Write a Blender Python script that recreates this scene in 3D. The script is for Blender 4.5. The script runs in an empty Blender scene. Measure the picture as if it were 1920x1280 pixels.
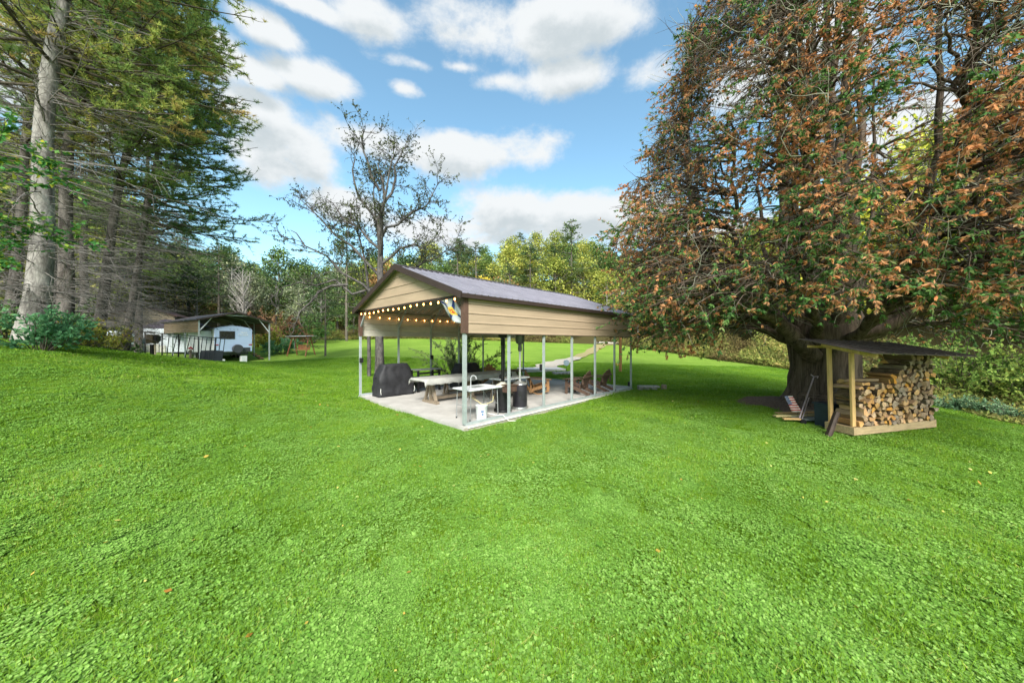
import bpy, bmesh, math, random
import numpy as np
from mathutils import Vector, Matrix, Euler
PI = math.pi
R = math.radians
rng = np.random.default_rng(11)
random.seed(11)
S = bpy.context.scene
COL = S.collection

# ------------------------------------------------------------------ camera, world, sun, exposure
EYE = 1.9
FPX = 619.0
cam_d = bpy.data.cameras.new('camera')
cam_d.sensor_width = 36.0
cam_d.lens = FPX / 1920 * 36
cam_d.clip_start = 0.05
cam_d.clip_end = 3000
cam = bpy.data.objects.new('camera', cam_d)
COL.objects.link(cam)
cam.location = (0, 0, EYE)
cam.rotation_euler = (R(90), 0, 0)
S.camera = cam
S.view_settings.view_transform = 'Standard'
S.view_settings.look = 'None'
S.view_settings.gamma = 1
S.view_settings.exposure = 2.05
S.cycles.max_bounces = 6
S.cycles.diffuse_bounces = 3
S.cycles.glossy_bounces = 2
S.cycles.transmission_bounces = 4
S.cycles.transparent_max_bounces = 6
S.cycles.use_denoising = True

SUN_EL, SUN_AZ = 40.0, 178.0        # azimuth clockwise from +Y
sd = Vector((math.sin(R(SUN_AZ)) * math.cos(R(SUN_EL)), math.cos(R(SUN_AZ)) * math.cos(R(SUN_EL)), math.sin(R(SUN_EL))))
sun_d = bpy.data.lights.new('sun', 'SUN')
sun_d.energy = 2.0
sun_d.angle = R(24)
sun_d.color = (1.0, 0.95, 0.86)
sun = bpy.data.objects.new('sun', sun_d)
COL.objects.link(sun)
sun.rotation_euler = (-sd).to_track_quat('-Z', 'Y').to_euler()
sun.location = (0, -5, 30)

SKY_K = 0.086
W = bpy.data.worlds.new('World')
S.world = W
W.use_nodes = True


def px_dir(px, py):
    return Vector(((px - 960) / FPX, 1.0, (640 - py) / FPX)).normalized()


def build_world():
    nt = W.node_tree
    nt.nodes.clear()
    N, L = nt.nodes.new, nt.links.new
    # density group: direction -> cloud density
    g = bpy.data.node_groups.new('cloud_density', 'ShaderNodeTree')
    g.interface.new_socket('Vector', in_out='INPUT', socket_type='NodeSocketVector')
    g.interface.new_socket('Density', in_out='OUTPUT', socket_type='NodeSocketFloat')
    n, l = g.nodes.new, g.links.new
    gi, go = n('NodeGroupInput'), n('NodeGroupOutput')

    def math_(op, a, b=None, clamp=False):
        m = n('ShaderNodeMath'); m.operation = op; m.use_clamp = clamp
        for i, v in enumerate((a, b)):
            if v is None: continue
            if isinstance(v, (int, float)): m.inputs[i].default_value = v
            else: l(v, m.inputs[i])
        return m.outputs[0]
    blobs = [(700, 30, 115, 55), (860, 40, 140, 85), (1050, 45, 170, 85), (1180, 30, 60, 50), (1075, 145, 95, 48), (1210, 142, 52, 42),
             (935, 152, 58, 20), (760, 165, 34, 18), (590, 150, 100, 38), (475, 135, 70, 30), (500, 55, 70, 40), (560, 0, 130, 30),
             (540, 290, 130, 80), (480, 215, 110, 55), (820, 290, 150, 58), (960, 280, 130, 45), (1030, 262, 60, 28), (700, 270, 110, 45),
             (960, 400, 130, 55), (1090, 410, 130, 62), (1200, 420, 120, 65), (860, 440, 170, 40), (630, 385, 95, 45), (400, 100, 70, 60), (860, 125, 60, 14),
             (1380, 470, 200, 80), (1500, 120, 170, 100), (1700, 260, 150, 90), (150, 150, 200, 120), (780, 120, 50, 16)]
    cur = None
    for (px, py, sx, sy) in blobs:
        d = px_dir(px, py)
        right = d.cross(Vector((0, 0, 1))).normalized()
        up = right.cross(d).normalized()
        ax = (px_dir(px + sx, py) - px_dir(px - sx, py)).length / 2
        ay = (px_dir(px, py + sy) - px_dir(px, py - sy)).length / 2
        mp = n('ShaderNodeMapping'); mp.vector_type = 'TEXTURE'
        M = Matrix((right, d, up)).transposed()
        mp.inputs['Location'].default_value = d
        mp.inputs['Rotation'].default_value = M.to_euler()
        mp.inputs['Scale'].default_value = (ax, 0.6, ay)
        l(gi.outputs[0], mp.inputs['Vector'])
        ln = n('ShaderNodeVectorMath'); ln.operation = 'LENGTH'
        l(mp.outputs[0], ln.inputs[0])
        wt = .5 if sx < 62 else 1.0
        v = math_('MULTIPLY', math_('SUBTRACT', 1.0, ln.outputs['Value']), wt)
        if cur is None: cur = v
        else:
            sm = n('ShaderNodeMath'); sm.operation = 'SMOOTH_MAX'
            l(cur, sm.inputs[0]); l(v, sm.inputs[1]); sm.inputs[2].default_value = 0.3
            cur = sm.outputs[0]
    sp = n('ShaderNodeSeparateXYZ'); l(gi.outputs[0], sp.inputs[0])
    # behind and beside the view the same broken cloud goes on
    big = n('ShaderNodeTexNoise'); big.inputs['Scale'].default_value = 2.3; big.inputs['Detail'].default_value = 3
    mp2 = n('ShaderNodeMapping'); mp2.inputs['Scale'].default_value = (1, 1, 2.2)
    l(gi.outputs[0], mp2.inputs[0]); l(mp2.outputs[0], big.inputs['Vector'])
    side = n('ShaderNodeMapRange'); side.inputs['From Min'].default_value = 0.42; side.inputs['From Max'].default_value = 0.25
    l(sp.outputs['Y'], side.inputs['Value'])
    gen = math_('MULTIPLY', math_('SUBTRACT', big.outputs['Fac'], 0.47), 4.0)
    gen = math_('SUBTRACT', gen, math_('MULTIPLY', math_('SUBTRACT', 1.0, side.outputs[0]), 3.0))
    cur = math_('MAXIMUM', cur, gen)
    fb = n('ShaderNodeTexNoise'); fb.inputs['Scale'].default_value = 4.2; fb.inputs['Detail'].default_value = 9
    fb.inputs['Roughness'].default_value = 0.64; fb.inputs['Distortion'].default_value = 0.15
    mp3 = n('ShaderNodeMapping'); mp3.inputs['Scale'].default_value = (1, 1, 1.5)
    l(gi.outputs[0], mp3.inputs[0]); l(mp3.outputs[0], fb.inputs['Vector'])
    dens = math_('ADD', math_('MULTIPLY', math_('MINIMUM', cur, 0.6), 1.55), math_('MULTIPLY', math_('SUBTRACT', fb.outputs['Fac'], 0.5), 3.4))
    l(dens, go.inputs[0])

    tc = N('ShaderNodeTexCoord')
    nrm = N('ShaderNodeVectorMath'); nrm.operation = 'NORMALIZE'; L(tc.outputs['Generated'], nrm.inputs[0])

    def grp(vec):
        q = N('ShaderNodeGroup'); q.node_tree = g; L(vec, q.inputs[0]); return q.outputs[0]
    d0 = grp(nrm.outputs[0])
    ad = N('ShaderNodeVectorMath'); ad.operation = 'ADD'; ad.inputs[1].default_value = (0.0, 0.0, 0.05)
    L(nrm.outputs[0], ad.inputs[0])
    d1 = grp(ad.outputs[0])

    def mr(v, a, b, c=0.0, d=1.0, smooth=True):
        m = N('ShaderNodeMapRange'); m.interpolation_type = 'SMOOTHSTEP' if smooth else 'LINEAR'
        for k, x in (('From Min', a), ('From Max', b), ('To Min', c), ('To Max', d)): m.inputs[k].default_value = x
        L(v, m.inputs['Value']); return m.outputs[0]
    alpha = mr(d0, -0.10, 0.74)
    shade = mr(d1, 0.30, 1.25)               # dense above means a grey base below
    sky = N('ShaderNodeTexSky'); sky.sky_type = 'NISHITA'; sky.sun_disc = False
    sky.sun_elevation = R(SUN_EL); sky.sun_rotation = R(SUN_AZ)
    sky.air_density = 1.0; sky.dust_density = 1.2; sky.ozone_density = 1.5
    tint = N('ShaderNodeMix'); tint.data_type = 'RGBA'; tint.blend_type = 'MULTIPLY'; tint.inputs[0].default_value = 1.0
    L(sky.outputs[0], tint.inputs[6]); tint.inputs[7].default_value = (0.78, 0.95, 0.84, 1)
    cc = N('ShaderNodeMix'); cc.data_type = 'RGBA'
    L(shade, cc.inputs[0])
    cc.inputs[6].default_value = (2.55, 2.65, 2.7, 1)
    cc.inputs[7].default_value = (1.75, 1.95, 2.05, 1)
    mx = N('ShaderNodeMix'); mx.data_type = 'RGBA'
    L(alpha, mx.inputs[0]); L(tint.outputs[2], mx.inputs[6]); L(cc.outputs[2], mx.inputs[7])
    bg = N('ShaderNodeBackground'); bg.inputs['Strength'].default_value = SKY_K
    L(mx.outputs[2], bg.inputs['Color'])
    out = N('ShaderNodeOutputWorld'); L(bg.outputs[0], out.inputs[0])
    W.cycles.sampling_method = 'MANUAL'
    W.cycles.sample_map_resolution = 512


build_world()

# ------------------------------------------------------------------ tagging and object helpers


def tag(o, label=None, cat=None, group=None, kind=None):
    if label: o['label'] = label
    if cat: o['category'] = cat
    if group: o['group'] = group
    if kind: o['kind'] = kind
    return o


def empty(name, loc=(0, 0, 0), rz=0.0, rot=None):
    o = bpy.data.objects.new(name, None)
    o.empty_display_size = 0.2
    o.location = loc
    o.rotation_euler = rot if rot else (0, 0, rz)
    COL.objects.link(o)
    return o


def link(name, me, parent=None, loc=None, rot=None):
    o = bpy.data.objects.new(name, me)
    COL.objects.link(o)
    if parent: o.parent = parent
    if loc is not None: o.location = loc
    if rot is not None: o.rotation_euler = rot
    return o


def copy_tree(o, parent=None):
    c = o.copy(); COL.objects.link(c); c.parent = parent
    for ch in list(o.children): copy_tree(ch, c)
    return c


# ------------------------------------------------------------------ materials
_m = {}


def _new(name):
    m = bpy.data.materials.new(name); m.use_nodes = True
    nt = m.node_tree
    return m, nt, nt.nodes['Principled BSDF'], nt.nodes.new, nt.links.new


def plain(name, col, rough=0.6, metal=0.0, var=0.18, scale=6.0, stretch=(1, 1, 1), bump=0.0, bscale=40.0, rand=0.0, col2=None, spec=0.4):
    """noise-varied paint, wood, metal or cloth"""
    if name in _m: return _m[name]
    m, nt, b, N, L = _new(name)
    tc = N('ShaderNodeTexCoord'); mp = N('ShaderNodeMapping'); mp.inputs['Scale'].default_value = stretch
    L(tc.outputs['Object'], mp.inputs[0])
    nz = N('ShaderNodeTexNoise'); nz.inputs['Scale'].default_value = scale; nz.inputs['Detail'].default_value = 6
    nz.inputs['Roughness'].default_value = 0.65
    L(mp.outputs[0], nz.inputs['Vector'])
    c2 = col2 if col2 else tuple(c * (1 - var) for c in col)
    c1 = col if col2 else tuple(min(1, c * (1 + var)) for c in col)
    rp = N('ShaderNodeMapRange'); rp.inputs['From Min'].default_value = 0.35; rp.inputs['From Max'].default_value = 0.65
    L(nz.outputs['Fac'], rp.inputs['Value'])
    mx = N('ShaderNodeMix'); mx.data_type = 'RGBA'; L(rp.outputs[0], mx.inputs[0])
    mx.inputs[6].default_value = (*c2, 1); mx.inputs[7].default_value = (*c1, 1)
    src = mx.outputs[2]
    if rand:
        oi = N('ShaderNodeObjectInfo')
        hs = N('ShaderNodeHueSaturation')
        r1 = N('ShaderNodeMapRange'); r1.inputs['To Min'].default_value = 1 - rand; r1.inputs['To Max'].default_value = 1 + rand
        L(oi.outputs['Random'], r1.inputs['Value']); L(r1.outputs[0], hs.inputs['Value'])
        mh = N('ShaderNodeMath'); mh.operation = 'MULTIPLY'; mh.inputs[1].default_value = 7.31; L(oi.outputs['Random'], mh.inputs[0])
        fr = N('ShaderNodeMath'); fr.operation = 'FRACT'; L(mh.outputs[0], fr.inputs[0])
        r2 = N('ShaderNodeMapRange'); r2.inputs['To Min'].default_value = 1 - rand * 1.2; r2.inputs['To Max'].default_value = 1 + rand * 0.6
        L(fr.outputs[0], r2.inputs['Value']); L(r2.outputs[0], hs.inputs['Saturation'])
        L(src, hs.inputs['Color']); src = hs.outputs[0]
    L(src, b.inputs['Base Color'])
    b.inputs['Roughness'].default_value = rough; b.inputs['Metallic'].default_value = metal
    b.inputs['Specular IOR Level'].default_value = spec
    if bump:
        n2 = N('ShaderNodeTexNoise'); n2.inputs['Scale'].default_value = bscale; n2.inputs['Detail'].default_value = 5
        L(mp.outputs[0], n2.inputs['Vector'])
        bp = N('ShaderNodeBump'); bp.inputs['Strength'].default_value = bump; bp.inputs['Distance'].default_value = 0.02
        L(n2.outputs['Fac'], bp.inputs['Height']); L(bp.outputs[0], b.inputs['Normal'])
    _m[name] = m
    return m


def leafmat(name, stops, trans=0.35, rand=0.0, patch=0.0, pscale=0.5):
    """leaf colours picked by the 'tint' attribute; world-position patches add slow variation"""
    if name in _m: return _m[name]
    m, nt, b, N, L = _new(name)
    nt.nodes.remove(b)
    at = N('ShaderNodeAttribute'); at.attribute_name = 'tint'
    src = at.outputs['Fac']
    if rand:
        oi = N('ShaderNodeObjectInfo')
        mr = N('ShaderNodeMapRange'); mr.inputs['To Min'].default_value = -rand; mr.inputs['To Max'].default_value = rand
        L(oi.outputs['Random'], mr.inputs['Value'])
        ad = N('ShaderNodeMath'); ad.operation = 'ADD'; L(src, ad.inputs[0]); L(mr.outputs[0], ad.inputs[1]); src = ad.outputs[0]
    if patch:
        ge = N('ShaderNodeNewGeometry')
        nz = N('ShaderNodeTexNoise'); nz.inputs['Scale'].default_value = pscale; nz.inputs['Detail'].default_value = 3
        L(ge.outputs['Position'], nz.inputs['Vector'])
        mr = N('ShaderNodeMapRange'); mr.inputs['From Min'].default_value = 0.3; mr.inputs['From Max'].default_value = 0.7
        mr.inputs['To Min'].default_value = -patch; mr.inputs['To Max'].default_value = patch
        L(nz.outputs['Fac'], mr.inputs['Value'])
        ad = N('ShaderNodeMath'); ad.operation = 'ADD'; L(src, ad.inputs[0]); L(mr.outputs[0], ad.inputs[1]); src = ad.outputs[0]
    cr = N('ShaderNodeValToRGB')
    while len(cr.color_ramp.elements) < len(stops): cr.color_ramp.elements.new(0.5)
    for e, (p, c) in zip(cr.color_ramp.elements, stops):
        e.position = p; e.color = (*c, 1)
    L(src, cr.inputs[0])
    df = N('ShaderNodeBsdfDiffuse'); tr = N('ShaderNodeBsdfTranslucent'); mx = N('ShaderNodeMixShader')
    mx.inputs[0].default_value = trans
    L(cr.outputs[0], df.inputs[0]); L(cr.outputs[0], tr.inputs[0])
    L(df.outputs[0], mx.inputs[1]); L(tr.outputs[0], mx.inputs[2])
    L(mx.outputs[0], nt.nodes['Material Output'].inputs[0])
    _m[name] = m
    return m


def barkmat(name, dark, light, scale=6.0, stretch=(1, 1, 0.25), bump=0.8, ring=0.0):
    if name in _m: return _m[name]
    m, nt, b, N, L = _new(name)
    tc = N('ShaderNodeTexCoord'); mp = N('ShaderNodeMapping'); mp.inputs['Scale'].default_value = stretch
    L(tc.outputs['Object'], mp.inputs[0])
    nz = N('ShaderNodeTexNoise'); nz.inputs['Scale'].default_value = scale; nz.inputs['Detail'].default_value = 8; nz.inputs['Roughness'].default_value = 0.7
    L(mp.outputs[0], nz.inputs['Vector'])
    vo = N('ShaderNodeTexVoronoi'); vo.feature = 'DISTANCE_TO_EDGE'; vo.inputs['Scale'].default_value = scale * 3.6
    L(mp.outputs[0], vo.inputs['Vector'])
    mm = N('ShaderNodeMapRange'); mm.inputs['From Max'].default_value = 0.25; L(vo.outputs[0], mm.inputs['Value'])
    mv = N('ShaderNodeMapRange'); mv.inputs['To Min'].default_value = 0.86; L(mm.outputs[0], mv.inputs['Value'])
    mul = N('ShaderNodeMath'); mul.operation = 'MULTIPLY'; L(mv.outputs[0], mul.inputs[0]); L(nz.outputs['Fac'], mul.inputs[1])
    cr = N('ShaderNodeMapRange'); cr.inputs['From Min'].default_value = 0.33; cr.inputs['From Max'].default_value = 0.58
    L(mul.outputs[0], cr.inputs['Value'])
    mx = N('ShaderNodeMix'); mx.data_type = 'RGBA'; L(cr.outputs[0], mx.inputs[0])
    mx.inputs[6].default_value = (*dark, 1); mx.inputs[7].default_value = (*light, 1)
    L(mx.outputs[2], b.inputs['Base Color']); b.inputs['Roughness'].default_value = 0.9
    b.inputs['Specular IOR Level'].default_value = 0.15
    bp = N('ShaderNodeBump'); bp.inputs['Strength'].default_value = bump; bp.inputs['Distance'].default_value = 0.03
    L(mul.outputs[0], bp.inputs['Height']); L(bp.outputs[0], b.inputs['Normal'])
    _m[name] = m
    return m


def emit(name, col, k):
    if name in _m: return _m[name]
    m, nt, b, N, L = _new(name)
    b.inputs['Base Color'].default_value = (*col, 1)
    b.inputs['Emission Color'].default_value = (*col, 1); b.inputs['Emission Strength'].default_value = k
    _m[name] = m
    return m


# ------------------------------------------------------------------ mesh builder for made things
class MB:
    def __init__(s): s.v = []; s.f = []; s.m = []

    def add(s, vs, fs, mi=0):
        o = len(s.v); s.v += [tuple(v) for v in vs]
        for f in fs: s.f.append(tuple(i + o for i in f)); s.m.append(mi)
        return s

    def box(s, c, d, rz=0, ry=0, rx=0, mi=0):
        M = Euler((rx, ry, rz)).to_matrix()
        c = Vector(c); hx, hy, hz = d[0] / 2, d[1] / 2, d[2] / 2
        vs = [c + M @ Vector((x, y, z)) for z in (-hz, hz) for y in (-hy, hy) for x in (-hx, hx)]
        return s.add(vs, [(0, 2, 3, 1), (4, 5, 7, 6), (0, 1, 5, 4), (2, 6, 7, 3), (0, 4, 6, 2), (1, 3, 7, 5)], mi)

    def beam(s, a, b, w, h, up=(0, 0, 1), mi=0):
        a, b = Vector(a), Vector(b); d = (b - a).normalized(); u = Vector(up)
        if abs(d.dot(u)) > 0.98: u = Vector((0, 1, 0))
        r = d.cross(u).normalized(); u = r.cross(d)
        vs = [p + r * x * w / 2 + u * y * h / 2 for p in (a, b) for x, y in ((-1, -1), (1, -1), (1, 1), (-1, 1))]
        return s.add(vs, [(0, 1, 2, 3), (7, 6, 5, 4), (0, 4, 5, 1), (1, 5, 6, 2), (2, 6, 7, 3), (3, 7, 4, 0)], mi)

    def tube(s, pts, rad, n=8, cap=True, mi=0):
        pts = [Vector(p) for p in pts]
        if not hasattr(rad, '__len__'): rad = [rad] * len(pts)
        ref = None; vs = []
        for i, p in enumerate(pts):
            d = (pts[min(i + 1, len(pts) - 1)] - pts[max(i - 1, 0)]).normalized()
            if ref is None: ref = d.orthogonal().normalized()
            ref = (ref - d * ref.dot(d)).normalized(); q = d.cross(ref)
            for k in range(n):
                a = 2 * PI * k / n
                vs.append(p + (ref * math.cos(a) + q * math.sin(a)) * rad[i])
        fs = []
        for i in range(len(pts) - 1):
            for k in range(n):
                fs.append((i * n + k, i * n + (k + 1) % n, (i + 1) * n + (k + 1) % n, (i + 1) * n + k))
        if cap:
            fs.append(tuple(reversed(range(n)))); fs.append(tuple(range((len(pts) - 1) * n, len(pts) * n)))
        return s.add(vs, fs, mi)

    def lathe(s, c, prof, n=20, mi=0):
        c = Vector(c); return s.tube([c + Vector((0, 0, z)) for r, z in prof], [max(r, 1e-4) for r, z in prof], n, True, mi)

    def prism(s, poly, axis, a, b, mi=0):
        """poly in the plane across axis ('x','y','z'), extruded from a to b"""
        def P(u, v, t): return {'x': (t, u, v), 'y': (u, t, v), 'z': (u, v, t)}[axis]
        n = len(poly); vs = [P(u, v, a) for u, v in poly] + [P(u, v, b) for u, v in poly]
        fs = [tuple(range(n)), tuple(reversed(range(n, 2 * n)))] + [(i, i + n, (i + 1) % n + n, (i + 1) % n) for i in range(n)]
        return s.add(vs, fs, mi)

    def mesh(s, name, mats, bevel=0.0, smooth=False):
        me = bpy.data.meshes.new(name); me.from_pydata(s.v, [], s.f)
        for m in (mats if isinstance(mats, (list, tuple)) else [mats]): me.materials.append(m)
        me.polygons.foreach_set('material_index', s.m)
        bm = bmesh.new(); bm.from_mesh(me); bmesh.ops.recalc_face_normals(bm, faces=bm.faces)
        if bevel: bmesh.ops.bevel(bm, geom=list(bm.edges), offset=bevel, segments=2, affect='EDGES', clamp_overlap=True)
        bm.to_mesh(me); bm.free()
        if smooth:
            me.polygons.foreach_set('use_smooth', [True] * len(me.polygons))
            me.set_sharp_from_angle(angle=R(40))
        me.update()
        return me

    def obj(s, name, mats, parent=None, loc=None, rot=None, bevel=0.0, smooth=False):
        return link(name, s.mesh(name, mats, bevel, smooth), parent, loc, rot)


# ------------------------------------------------------------------ numpy mesh helpers for plants
def np_mesh(name, parts, mats):
    """parts: list of (V (n,3), F (m,k), material index, tint (n,) or None)"""
    nv = sum(len(p[0]) for p in parts)
    me = bpy.data.meshes.new(name)
    V = np.concatenate([p[0] for p in parts]).astype(np.float32)
    me.vertices.add(nv); me.vertices.foreach_set('co', V.ravel())
    loops, starts, tots, mi, off, ls = [], [], [], [], 0, 0
    for Vp, F, m, t in parts:
        k = F.shape[1]
        loops.append((F + off).ravel())
        starts.append(ls + np.arange(len(F)) * k); tots.append(np.full(len(F), k)); mi.append(np.full(len(F), m))
        off += len(Vp); ls += F.size
    loops = np.concatenate(loops).astype(np.int32); starts = np.concatenate(starts).astype(np.int32)
    me.loops.add(len(loops)); me.loops.foreach_set('vertex_index', loops)
    me.polygons.add(len(starts)); me.polygons.foreach_set('loop_start', starts)
    try: me.polygons.foreach_set('loop_total', np.concatenate(tots).astype(np.int32))
    except Exception: pass
    for m in (mats if isinstance(mats, (list, tuple)) else [mats]): me.materials.append(m)
    me.polygons.foreach_set('material_index', np.concatenate(mi).astype(np.int32))
    T = np.concatenate([p[3] if p[3] is not None else np.full(len(p[0]), 0.5) for p in parts]).astype(np.float32)
    a = me.attributes.new('tint', 'FLOAT', 'POINT'); a.data.foreach_set('value', T)
    me.update(calc_edges=True)
    return me


def nrmz(A): return A / np.maximum(np.linalg.norm(A, axis=-1, keepdims=True), 1e-9)


def wander(P, D, L, n, wob=0.15, grav=0.0):
    P = np.array(P, float); d = nrmz(np.array(D, float)); st = (np.array(L, float) / n)[:, None]
    out = [P]
    for i in range(n):
        d = d + wob * rng.normal(size=d.shape); d[:, 2] += grav; d = nrmz(d)
        P = P + d * st; out.append(P)
    return np.stack(out, 1)


def along(B, i, t):
    n = B.shape[1] - 1; x = t * n; k = np.minimum(x.astype(int), n - 1); f = (x - k)[:, None]
    a, b = B[i, k], B[i, k + 1]
    return a * (1 - f) + b * f, nrmz(b - a)


def children(B, k, t0=0.2, t1=1.0, ang=0.8, angv=0.25, flat=0.0, tpow=1.0):
    """k random side shoots in all; returns P, D, parent index, t"""
    i = rng.integers(0, len(B), k); t = t0 + (t1 - t0) * rng.random(k) ** tpow
    P, T = along(B, i, t)
    q = rng.normal(size=(k, 3)); q[:, 2] *= (1 - flat)
    q = nrmz(q - T * (q * T).sum(1, keepdims=True))
    a = (ang + angv * rng.normal(size=k))[:, None]
    return P, nrmz(T * np.cos(a) + q * np.sin(a)), i, t


def tubes(B, r0, r1, m=4, mat=0, pw=1.0):
    N, n1, _ = B.shape
    r0 = np.broadcast_to(np.asarray(r0, float), (N,)); r1 = np.broadcast_to(np.asarray(r1, float), (N,))
    T = np.gradient(B, axis=1) if n1 > 2 else np.repeat((B[:, 1:] - B[:, :1]), 2, 1)
    T = nrmz(T); ref = np.zeros_like(T); ref[..., 0] = 0.36; ref[..., 1] = 0.93; ref[..., 2] = 0.1
    U = nrmz(np.cross(T, ref)); Wv = np.cross(T, U)
    s = (np.linspace(0, 1, n1) ** pw)[None, :]
    rad = r0[:, None] * (1 - s) + r1[:, None] * s
    an = 2 * PI * np.arange(m) / m
    V = B[:, :, None, :] + rad[:, :, None, None] * (U[:, :, None, :] * np.cos(an)[None, None, :, None] + Wv[:, :, None, :] * np.sin(an)[None, None, :, None])
    V = V.reshape(-1, 3)
    base = (np.arange(N)[:, None, None] * n1 + np.arange(n1 - 1)[None, :, None]) * m
    k = np.arange(m)[None, None, :]; k2 = (k + 1) % m
    F = np.stack([base + k, base + k2, base + m + k2, base + m + k], -1).reshape(-1, 4)
    return V, F, mat, None


def cards(P, D, L, Wd, tint, mat=0, up=None, curl=0.0):
    """diamond leaves from P along D"""
    n = len(P); D = nrmz(D)
    q = rng.normal(size=(n, 3)) if up is None else up + 0.35 * rng.normal(size=(n, 3))
    Sd = nrmz(np.cross(D, q)); L = np.broadcast_to(L, (n,))[:, None]; Wd = np.broadcast_to(Wd, (n,))[:, None]
    a = P; c = P + D * L; mid = P + D * L * 0.45
    V = np.stack([a, mid + Sd * Wd / 2, c, mid - Sd * Wd / 2], 1).reshape(-1, 3)
    F = np.arange(4 * n).reshape(n, 4)
    return V, F, mat, np.repeat(np.clip(tint, 0, 1), 4)


def spikes(P, D, L, Wd, tint, mat=0):
    """thin needle triangles"""
    n = len(P); D = nrmz(D)
    Sd = nrmz(np.cross(D, rng.normal(size=(n, 3)))); L = np.broadcast_to(L, (n,))[:, None]; Wd = np.broadcast_to(Wd, (n,))[:, None]
    V = np.stack([P - Sd * Wd / 2, P + Sd * Wd / 2, P + D * L], 1).reshape(-1, 3)
    return V, np.arange(3 * n).reshape(n, 3), mat, np.repeat(np.clip(tint, 0, 1), 3)


def vnoise(P, sc, seed=0):
    """cheap smooth 3D noise, about -1..1"""
    r = np.random.default_rng(100 + seed); out = np.zeros(len(P))
    for k in range(6):
        w = r.normal(size=3) * sc * (1 + 0.35 * k); out += np.sin(P @ w + r.random() * 6.28)
    return out / 2.6


# ------------------------------------------------------------------ terrain
def at(px, py, Y):
    return ((px - 960) / FPX * Y, Y, EYE - (py - 640) / FPX * Y)


_cp = [(0, 0, -.1), (-6, 0, .25), (6, 0, -.1), (0, -12, -.1), (-12, -8, 1.5), (12, -8, -.3), (-13, 2, 1.9), (-9, 4, .85), (-20, 4, 2.8), (-26, -8, 3.2),
       (-1, 3, -.1), (1.5, 4, -.12), (-1.07, 7.0, -.12), (-3.5, 9.2, -.1), (-5.8, 11.8, -.06), (5.3, 13.7, -.1), (1, 10.2, -.12), (0.6, 18.2, 0.02), (-3.5, 14.6, 0.0),
       (-8, 9.5, .55), at(60, 640, 9.5), at(0, 638, 9.6), at(170, 655, 12.2), at(230, 665, 14.5), at(250, 670, 17), at(320, 677, 21), (-10, 14, .5), at(400, 679, 24), at(502, 680, 26.9),
       at(565, 665, 30), at(610, 667, 28), at(700, 668, 24), at(640, 637, 46), at(760, 634, 48), at(900, 638, 48), at(1000, 641, 47), at(1130, 645, 46),
       (-10, 20, .3), at(860, 668, 26), at(990, 697, 19.5), at(1163, 697, 18.6), at(1222, 727, 13), at(1200, 656, 38), at(1350, 674, 29), at(1480, 690, 23), (9, 14, .05),
       at(1490, 772, 8.4), (10.5, 9, .12), at(1605, 822, 6.5), at(1752, 806, 6.7), (6.2, 8.5, .05), at(1760, 772, 10), at(1920, 805, 8.6), at(1850, 740, 15), (9, 3, -.2), (16, 0, -.6), (22, 10, -.5), (28, 20, 0),
       (-30, 28, 1.0), (-30, 40, 2.0), (-45, 20, 3), (-45, 45, 3.2), (26, 40, 2.0), (45, 40, 4), (45, 15, 1.5), (45, -20, 0), (-45, -20, 4)]
_cp = np.array(_cp, float)


def _phi(r): return np.sqrt(r * r + 6.0)


def _fit():
    P = _cp[:, :2]; n = len(P)
    K = _phi(np.linalg.norm(P[:, None] - P[None], axis=2)) + np.eye(n) * -0.35
    A = np.zeros((n + 3, n + 3)); A[:n, :n] = K; A[:n, n] = 1; A[:n, n + 1:] = P; A[n, :n] = 1; A[n + 1:, :n] = P.T
    b = np.zeros(n + 3); b[:n] = _cp[:, 2]
    return np.linalg.solve(A, b)


_w = _fit()
RIDGE_PX = np.array([-900, 0, 300, 480, 560, 640, 700, 780, 860, 920, 1000, 1060, 1100, 1160, 1300, 1500, 1700, 1920, 2600])
RIDGE_TOP = np.array([470, 470, 500, 512, 505, 492, 488, 474, 464, 462, 444, 440, 455, 468, 470, 430, 380, 330, 300])
RY = 96.0


def smooth(a, b, x):
    t = np.clip((x - a) / (b - a), 0, 1); return t * t * (3 - 2 * t)


def ground(X, Y):
    X = np.atleast_1d(np.asarray(X, float)); Y = np.atleast_1d(np.asarray(Y, float))
    sh = X.shape; x, y = X.ravel(), Y.ravel()
    cx, cy = np.clip(x, -45, 45), np.clip(y, -20, 48)
    Q = np.stack([cx, cy], 1)
    z = np.zeros(len(x))
    for s in range(0, len(x), 20000):
        q = Q[s:s + 20000]
        z[s:s + 20000] = _phi(np.linalg.norm(q[:, None] - _cp[None, :, :2], axis=2)) @ _w[:-3] + _w[-3] + q @ _w[-2:]
    d = np.hypot(x, y)
    u = np.clip(x / np.maximum(y, 1), -3, 3) * FPX + 960
    top = np.interp(u, RIDGE_PX, RIDGE_TOP)
    hz = EYE + (640 - top) * RY / FPX - 13.5
    t = smooth(47, RY, np.maximum(y, 0)) ** 0.85
    rs = smooth(26, 75, x) * smooth(-5, 25, y)     # the right-hand bank
    z = z + t * (hz - z) * (y > 0)
    z = z + rs * (1 - t) * 12
    ls = smooth(-30, -80, x); z = z + ls * (1 - t) * 7
    return z.reshape(sh)


def g1(x, y): return float(ground(x, y)[0])


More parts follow.
